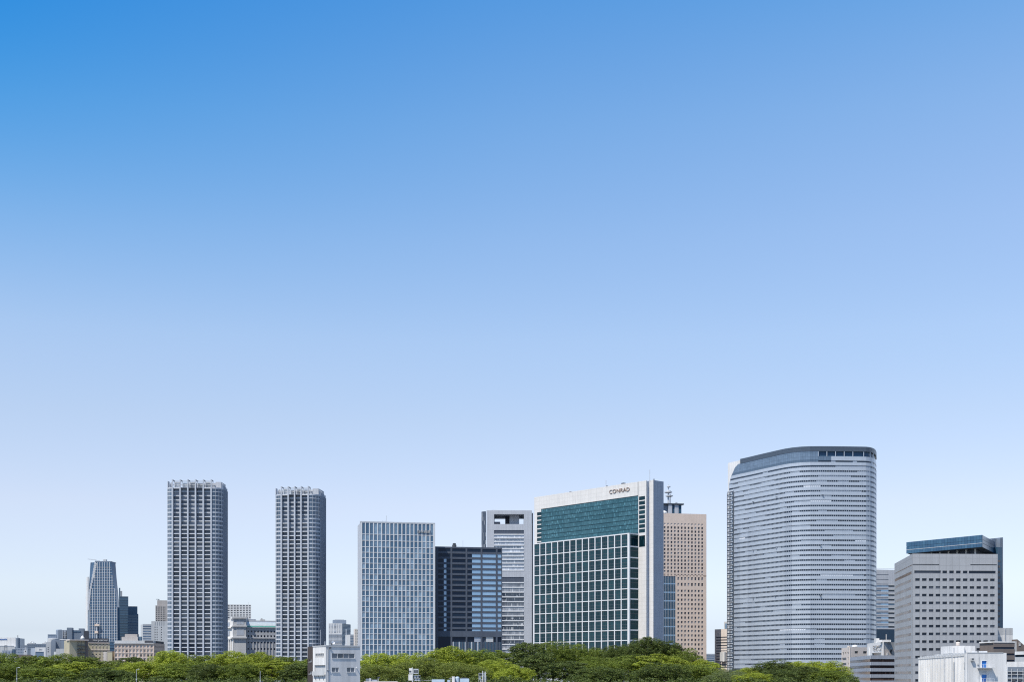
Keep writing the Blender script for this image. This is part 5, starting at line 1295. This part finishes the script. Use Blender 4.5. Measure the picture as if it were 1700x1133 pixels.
v, f_ = lathe([(.36, 0), (.36, .7), (.28, .86), (.06, .92)], 16); p_ = t.f.p(t.f.ua(758.8), -1.2); t.add('round_tank', mesh('round_tank', v, f_, metal('pale_blue_sheet', (.42, .52, .62), .35), smooth=False), (p_.x, p_.y, t.zt), scale=(1.1, 1, (Z(1124.4, Y) - t.zt) / .92))
t.f.box('grey_tank', t.f.ua(763.5), t.f.ua(778.5), t.zt - .1, Z(1127.8, Y), -2, -.8, metal('pale_blue_sheet', (.42, .52, .62), .35)); t.f.box('tank_lid', t.f.ua(765), t.f.ua(775.5), Z(1127.8, Y), Z(1126.3, Y), -1.9, -.9, DSTEEL)
t.f.box('roof_rail', t.f.ua(745), t.f.ua(751), Z(1127.6, Y), Z(1127.2, Y), -.5, -.45, STEEL); t.f.box('roof_rail_post', t.f.ua(747), t.f.ua(747.5), t.zt, Z(1126, Y), -.5, -.45, STEEL)
t = Thing('steel_rack', 'grey steel equipment rack with two white posts before bright trees', 'rack', pt(801, 256), z=Z(1134.5, 256)); Y = 256
fm = t.face(pt(794, Y), pt(808, Y)); B0 = Z(1134.6, Y)
fm.box('post', fm.ua(801), fm.ua(802), B0, Z(1115.2, Y), 0, .1, WSTEEL); fm.box('post', fm.ua(804.8), fm.ua(806), B0, Z(1116.4, Y), 0, .1, WSTEEL)
for px in (794.5, 807): fm.box('rack_post', fm.ua(px), fm.ua(px + .6), B0, Z(1118.5 if px < 800 else 1123, Y), -.7, -.6, STEEL)
for y in (1118.5, 1123.5, 1128.5): fm.box('shelf', fm.ua(794.5), fm.ua(807.6), Z(y + .7, Y), Z(y, Y), -.8, -.1, STEEL)
for px, y, m_ in ((795.3, 1122.8, DSTEEL), (798, 1122.9, DSTEEL), (802.4, 1122.9, STEEL), (795.6, 1128, SLATE), (802.6, 1128, SLATE), (797, 1133, PALE), (803, 1133.4, SLATE)): fm.box('equipment_box', fm.ua(px), fm.ua(px + 2.4), Z(y, Y), Z(y - 3.6, Y), -.7, -.2, m_)

# ------------------------------------------------------------------ lamp posts before the trees
for lab, px, y, Yq in (('slim street lamp before the trees at the far left', 28, 1109.5, 560), ('slim street lamp before trees, below the pink hotel', 226.5, 1112.3, 560), ('bare slim pole before the trees, left of the white house', 432, 1115.5, 540)):
    t = Thing('street_lamp', lab, 'lamp post', pt(px, Yq), 'lamp posts before the trees'); zt = Z(y, Yq)
    v, f = lathe([(.16, 0), (.14, 1), (.11, 4), (.08, zt)], 10); t.add('pole', mesh('pole', v, f, STEEL), (t.b.x, t.b.y, 0))
    if px < 400:
        t.box('arm', t.b.x, t.b.x + .7, t.b.y - .05, t.b.y + .05, zt - .1, zt, STEEL); v, f = boxes([(0, .75, -.14, .14, -.08, .06)]); t.add('lamp_head', mesh('lamp_head', v, f, WSTEEL), (t.b.x + .5, t.b.y, zt + .02), rot=(0, -.12, 0))
    t.box('junction_box', t.b.x - .2, t.b.x + .2, t.b.y - .25, t.b.y - .1, zt * .52, zt * .52 + .5, STEEL)

# ------------------------------------------------------------------ trees
def leafmat(name, rgb, tip, transl=.3):
    m, n, b = _base(name)
    g = n.nodes.new('ShaderNodeNewGeometry')
    oi = n.nodes.new('ShaderNodeObjectInfo').outputs['Random']
    f = _range(n, g.outputs['Random Per Island'], 0, 1, -.15, 1.0)
    col = _mulcol(n, rgb, tip, f, 'MIX')
    v = _math(n, 'MULTIPLY', _range(n, _noise(n, g.outputs['Position'], .16, 4), .3, .7, .72, 1.28), _range(n, oi, 0, 1, .86, 1.14))
    col = _mulcol(n, col, _grey(n, v))
    n.links.new(col, b.inputs['Base Color']); b.inputs['Roughness'].default_value = .55; b.inputs['Specular IOR Level'].default_value = .25
    tr = n.nodes.new('ShaderNodeBsdfTranslucent'); n.links.new(_mulcol(n, col, (1.0, 1.0, .55)), tr.inputs['Color'])
    mx = n.nodes.new('ShaderNodeMixShader'); mx.inputs[0].default_value = transl
    n.links.new(b.outputs[0], mx.inputs[1]); n.links.new(tr.outputs[0], mx.inputs[2])
    n.links.new(mx.outputs[0], n.nodes['Material Output'].inputs['Surface'])
    return m
LEAF = {'bright': leafmat('bright_leaf', (.165, .215, .018), (.36, .41, .052)),
        'mid': leafmat('mid_leaf', (.082, .122, .016), (.22, .27, .044)),
        'dark': leafmat('dark_leaf', (.040, .064, .014), (.13, .165, .034), .22),
        'olive': leafmat('olive_leaf', (.095, .125, .022), (.22, .255, .058)),
        'grey': leafmat('grey_leaf', (.10, .13, .050), (.20, .24, .100))}
m, n, b = _base('bark'); n.links.new(_mulcol(n, (.055, .042, .032), _grey(n, _range(n, _noise(n, _pos(n), 1.5, 5), .3, .7, .6, 1.4))), b.inputs['Base Color']); b.inputs['Roughness'].default_value = .9
BARK = m

def leaf_cloud(rng, cen, rad, nl, size, flat=1.0, up=.45):
    """leaf-sized quads over the surfaces of many small clumps (arrays of centres and radii)"""
    k = len(cen)
    c = np.repeat(cen, nl, 0); r = np.repeat(rad, nl)[:, None]
    d = rng.normal(size=(k * nl, 3)); d[:, 2] += .5; d /= np.linalg.norm(d, axis=1)[:, None]
    p = c + d * r * rng.uniform(.78, 1.08, (k * nl, 1)) * np.array([1, 1, .72 * flat])
    nm = d + rng.normal(size=d.shape) * .28; nm[:, 2] += up; nm /= np.linalg.norm(nm, axis=1)[:, None]
    a = np.cross(nm, rng.normal(size=d.shape)); a /= np.linalg.norm(a, axis=1)[:, None]
    b2 = np.cross(nm, a); s = size * rng.uniform(.65, 1.35, (k * nl, 1))
    q = np.stack([p - a * s, p - b2 * s * .62, p + a * s, p + b2 * s * .62], 1)
    return q.reshape(-1, 3)

def quads_mesh(name, v):
    me = bpy.data.meshes.new(name); nq = len(v) // 4
    me.vertices.add(len(v)); me.vertices.foreach_set('co', v.astype('f').ravel())
    me.loops.add(len(v)); me.loops.foreach_set('vertex_index', np.arange(len(v), dtype='i'))
    me.polygons.add(nq); me.polygons.foreach_set('loop_start', np.arange(0, len(v), 4, dtype='i')); me.polygons.foreach_set('loop_total', np.full(nq, 4, 'i'))
    me.update(calc_edges=True); me.materials.append(LEAF['mid'])
    return me

def crown_mesh(seed, style):
    rng = np.random.default_rng(seed)
    lobes = []
    n_l = 28 if style != 'tier' else 22
    for i in range(n_l):                           # main boughs over a dome
        az = 2.4 * i + rng.uniform(-.4, .4); el = math.asin(min(.98, (i + .5) / n_l * 1.62 - .64))
        rr = rng.uniform(.58, .86)
        lobes.append((.5 * rr * math.cos(el) * math.cos(az), .5 * rr * math.cos(el) * math.sin(az), .44 + .46 * rr * math.sin(el), rng.uniform(.15, .22)))
    lobes.append((0, 0, .42, .28))
    cen, rad = [], []
    for x, y, z, r in lobes:
        kk = 24 if style != 'tier' else 20
        d = rng.normal(size=(kk, 3)); d[:, 2] = d[:, 2] * .8 + .25; d /= np.linalg.norm(d, axis=1)[:, None]
        fl = .85 if style != 'tier' else .42
        for q in d:
            cen.append((x + q[0] * r * 1.0, y + q[1] * r * 1.0, z + q[2] * r * fl)); rad.append(r * rng.uniform(.28, .46))
    cen = np.array(cen); rad = np.array(rad)
    nl = 44 if style != 'fine' else 56
    size = {'broad': .0125, 'tier': .014, 'fine': .0095}[style]
    v = leaf_cloud(rng, cen, rad, nl, size, flat=.55 if style == 'tier' else 1.0, up=.5 if style == 'tier' else .22)
    v[:, 2] = np.clip(v[:, 2], 0.0, None)
    v[:, 2] /= v[:, 2].max()
    return quads_mesh('crown_%s_%d' % (style, seed), v)
CROWNS = {'broad': [crown_mesh(s, 'broad') for s in range(6)], 'tier': [crown_mesh(s + 20, 'tier') for s in range(4)], 'fine': [crown_mesh(s + 40, 'fine') for s in range(3)]}

def trunk_mesh(seed):
    rng = random.Random(seed); V, Fc = [], []
    def tube(pts, rads, nseg=7):
        k0 = len(V)
        for (p, r) in zip(pts, rads):
            for i in range(nseg): a = 2 * math.pi * i / nseg; V.append((p[0] + r * math.cos(a), p[1] + r * math.sin(a), p[2]))
        for j in range(len(pts) - 1):
            for i in range(nseg): Fc.append((k0 + j * nseg + i, k0 + j * nseg + (i + 1) % nseg, k0 + (j + 1) * nseg + (i + 1) % nseg, k0 + (j + 1) * nseg + i))
    tube([(0, 0, 0), (.004, .003, .15), (.008, -.004, .35), (.0, .005, .55), (0, 0, .8)], [.035, .026, .022, .016, .006])
    for i in range(6):
        a = i * 1.05 + rng.uniform(-.3, .3); z = rng.uniform(.22, .5)
        tube([(0, 0, z), (.10 * math.cos(a), .10 * math.sin(a), z + .10), (.24 * math.cos(a), .24 * math.sin(a), z + .24), (.34 * math.cos(a), .34 * math.sin(a), z + .36)], [.015, .011, .007, .003], 5)
    return mesh('trunk', V, Fc, BARK, smooth=True)
TRUNKS = [trunk_mesh(s) for s in range(3)]

TREES = [  # px centre, top row, width px, distance, leaf, style, label
 (-2, 1083, 74, 860, 'mid', 'broad', 'mid green tree cut by the left edge of the picture'),
 (58, 1089, 66, 850, 'mid', 'tier', 'layered green tree right of the far left street lamp'),
 (104, 1085.3, 78, 840, 'mid', 'broad', 'broad green tree below the slate blue block, tallest at the left'),
 (150, 1091.5, 60, 850, 'mid', 'tier', 'layered green tree in front of the khaki block with fire stair'),
 (190, 1096.5, 56, 850, 'mid', 'broad', 'green tree below the rounded khaki turret'),
 (221, 1091, 42, 830, 'dark', 'tier', 'small dark pine in front of the pink hotel'),
 (283, 1079.3, 58, 820, 'bright', 'broad', 'bright yellow green domed tree at the left foot of the wide twin tower'),
 (330, 1086, 70, 870, 'mid', 'broad', 'green tree at the middle foot of the wide twin tower'),
 (386, 1080.3, 76, 860, 'bright', 'broad', 'bright green tree below the classical building, left of the pair'),
 (430, 1081, 66, 850, 'bright', 'broad', 'bright green tree below the classical building, right of the pair'),
 (474, 1090, 62, 860, 'mid', 'broad', 'green tree at the foot of the narrower twin tower'),
 (512, 1092, 54, 850, 'mid', 'tier', 'layered green tree just left of the brown end wall'),
 (634, 1084, 82, 780, 'bright', 'broad', 'bright domed tree below the white grid tower, left of two'),
 (680, 1082.3, 70, 800, 'bright', 'broad', 'bright domed tree below the white grid tower, right of two'),
 (748, 1072.8, 82, 800, 'bright', 'broad', 'large bright domed tree in front of the charcoal office block'),
 (795, 1077.5, 66, 810, 'mid', 'broad', 'green tree at the right foot of the charcoal office block'),
 (832, 1080, 54, 830, 'mid', 'tier', 'layered green tree below the silver portal tower'),
 (874, 1067, 56, 800, 'dark', 'tier', 'tall dark pine at the left corner of the white grid hotel'),
 (918, 1063, 66, 820, 'mid', 'fine', 'feathery green tree in front of the left part of the hotel grid'),
 (960, 1068.5, 60, 830, 'mid', 'fine', 'feathery green tree in front of the middle of the hotel grid'),
 (993, 1075, 60, 850, 'mid', 'broad', 'lower green tree before the hotel grid, left of small dark crown'),
 (1024, 1070, 46, 830, 'dark', 'broad', 'small dark round crown in front of the hotel grid corner'),
 (1074, 1057, 54, 800, 'dark', 'broad', 'dark evergreen rising highest, in front of the hotel end fin'),
 (1108, 1063.5, 50, 810, 'dark', 'broad', 'dark evergreen in front of the blue glass strip of the tan tower'),
 (1050, 1071, 50, 850, 'mid', 'broad', 'green tree behind and left of the highest dark evergreen'),
 (1132, 1075.5, 64, 800, 'mid', 'broad', 'green tree at the foot of the tan tower'),
 (1164, 1095, 62, 790, 'bright', 'broad', 'bright tree sloping down right of the tan tower'),
 (1206, 1111.3, 62, 740, 'grey', 'fine', 'pale grey green feathery tree at left foot of the curved tower'),
 (1246, 1108.5, 52, 760, 'bright', 'broad', 'small bright tree left of the dark dome under the curved tower'),
 (1286, 1094.8, 68, 760, 'dark', 'broad', 'dark domed evergreen under the curved tower'),
 (1326, 1098, 58, 800, 'bright', 'broad', 'bright tree just right of the dark dome under the curved tower'),
 (1366, 1096.8, 80, 770, 'bright', 'broad', 'wide bright domed tree left of the cream block'),
 # nearer row
 (22, 1101, 84, 700, 'mid', 'broad', 'nearer green tree around the far left street lamp'),
 (78, 1110, 80, 690, 'mid', 'tier', 'nearer green pine, second from the left edge'),
 (126, 1099, 84, 720, 'bright', 'tier', 'nearer bright layered tree below the low pale shed'),
 (178, 1108, 84, 690, 'dark', 'broad', 'nearer dark tree below the khaki hotel'),
 (243, 1098, 100, 730, 'bright', 'broad', 'nearer wide bright tree behind the street lamp below the pink hotel'),
 (305, 1099, 80, 720, 'mid', 'broad', 'nearer green tree below the bright dome at the wide twin'),
 (350, 1101, 66, 700, 'dark', 'broad', 'nearer dark tree under the wide twin tower'),
 (398, 1101, 84, 700, 'mid', 'broad', 'nearer green tree below the classical building'),
 (452, 1097, 84, 710, 'bright', 'tier', 'nearer bright layered tree behind the bare pole'),
 (500, 1102, 70, 690, 'dark', 'tier', 'nearer dark layered tree left of the white house'),
 (630, 1102, 92, 640, 'olive', 'fine', 'nearer olive feathery tree right of the white house'),
 (705, 1092, 100, 660, 'olive', 'fine', 'nearer olive feathery tree behind the sign mast'),
 (765, 1098, 84, 650, 'olive', 'fine', 'nearer olive feathery tree behind the hood and tank'),
 (822, 1094, 74, 680, 'bright', 'broad', 'nearer bright tree behind the steel rack'),
 (855, 1107, 60, 640, 'bright', 'broad', 'nearer bright low tree right of the steel rack'),
 (893, 1083, 70, 700, 'dark', 'tier', 'nearer tall dark pine left of the hotel grid'),
 (938, 1098, 70, 660, 'dark', 'tier', 'nearer dark pine below the hotel grid'),
 (985, 1090, 84, 720, 'mid', 'fine', 'nearer feathery green tree below the hotel grid'),
 (1000, 1107, 84, 640, 'dark', 'broad', 'nearer low dark tree below the hotel grid'),
 (1046, 1086, 90, 730, 'mid', 'fine', 'nearer feathery tree below the highest dark evergreen'),
 (1098, 1086, 84, 720, 'bright', 'tier', 'nearer bright layered tree below the hotel end fin'),
 (1098, 1100, 84, 650, 'dark', 'broad', 'nearer dark domed tree at the foot of the bright layered one'),
 (1150, 1103, 84, 680, 'mid', 'broad', 'nearer green tree below the tan tower'),
 (1200, 1117, 70, 660, 'grey', 'fine', 'nearer low pale feathery tree left of the curved tower'),
 (1250, 1118, 66, 640, 'bright', 'broad', 'nearer low bright tree under the curved tower'),
 (1290, 1111, 66, 680, 'dark', 'broad', 'nearer dark round tree under the dark dome'),
 (1336, 1106, 62, 700, 'dark', 'broad', 'nearer dark round tree before the wide bright dome'),
 (1378, 1111, 66, 690, 'mid', 'broad', 'nearer green tree at the right end of the tree line'),
]
Rt = random.Random(11)
for i, (px, yt, wpx, Yq, leaf, style, lab) in enumerate(TREES):
    ztop = Z(yt, Yq); w = wpx * mpp(Yq) * 1.06
    t = Thing('pine_tree' if style == 'tier' else 'tree', lab, 'tree', pt(px, Yq), 'trees of the garden')
    zc0 = max(1.0, ztop - w * (.80 if style != 'tier' else .85))
    cm = CROWNS[style][(i * 5 + 2) % len(CROWNS[style])]
    c = t.add('crown', cm, (t.b.x, t.b.y, zc0), Rt.uniform(0, 6.28), (w, w, ztop - zc0))
    c.material_slots[0].link = 'OBJECT'; c.material_slots[0].material = LEAF[leaf]
    t.add('trunk', TRUNKS[i % 3], (t.b.x, t.b.y, 0), Rt.uniform(0, 6.28), (w, w, max(ztop * .95, 4)))

# undergrowth and low shrubs below the front trees, read as one mass
rng = np.random.default_rng(5)
cen, rad = [], []
for px in np.arange(-40, 1425, 3.0):
    for k in range(8):
        Yq = rng.uniform(600, 650); zt_ = Z(1126 + 2.5 * math.sin(px * .11) + 1.5 * math.sin(px * .043) + rng.uniform(-1, 8), Yq); cen.append((X(px + rng.uniform(-3, 3), Yq), Yq, max(.5, zt_ - rng.uniform(.3, 4)))); rad.append(rng.uniform(.7, 1.5))
me = quads_mesh('undergrowth', leaf_cloud(rng, np.array(cen), np.array(rad), 26, .30)); me.materials[0] = LEAF['dark']  # dark leaf colour paints shade into the undergrowth
ug = bpy.data.objects.new('undergrowth', me); C.objects.link(ug); ug['kind'] = 'stuff'; ug['label'] = 'dense green undergrowth along the foot of the trees'; ug['category'] = 'undergrowth'
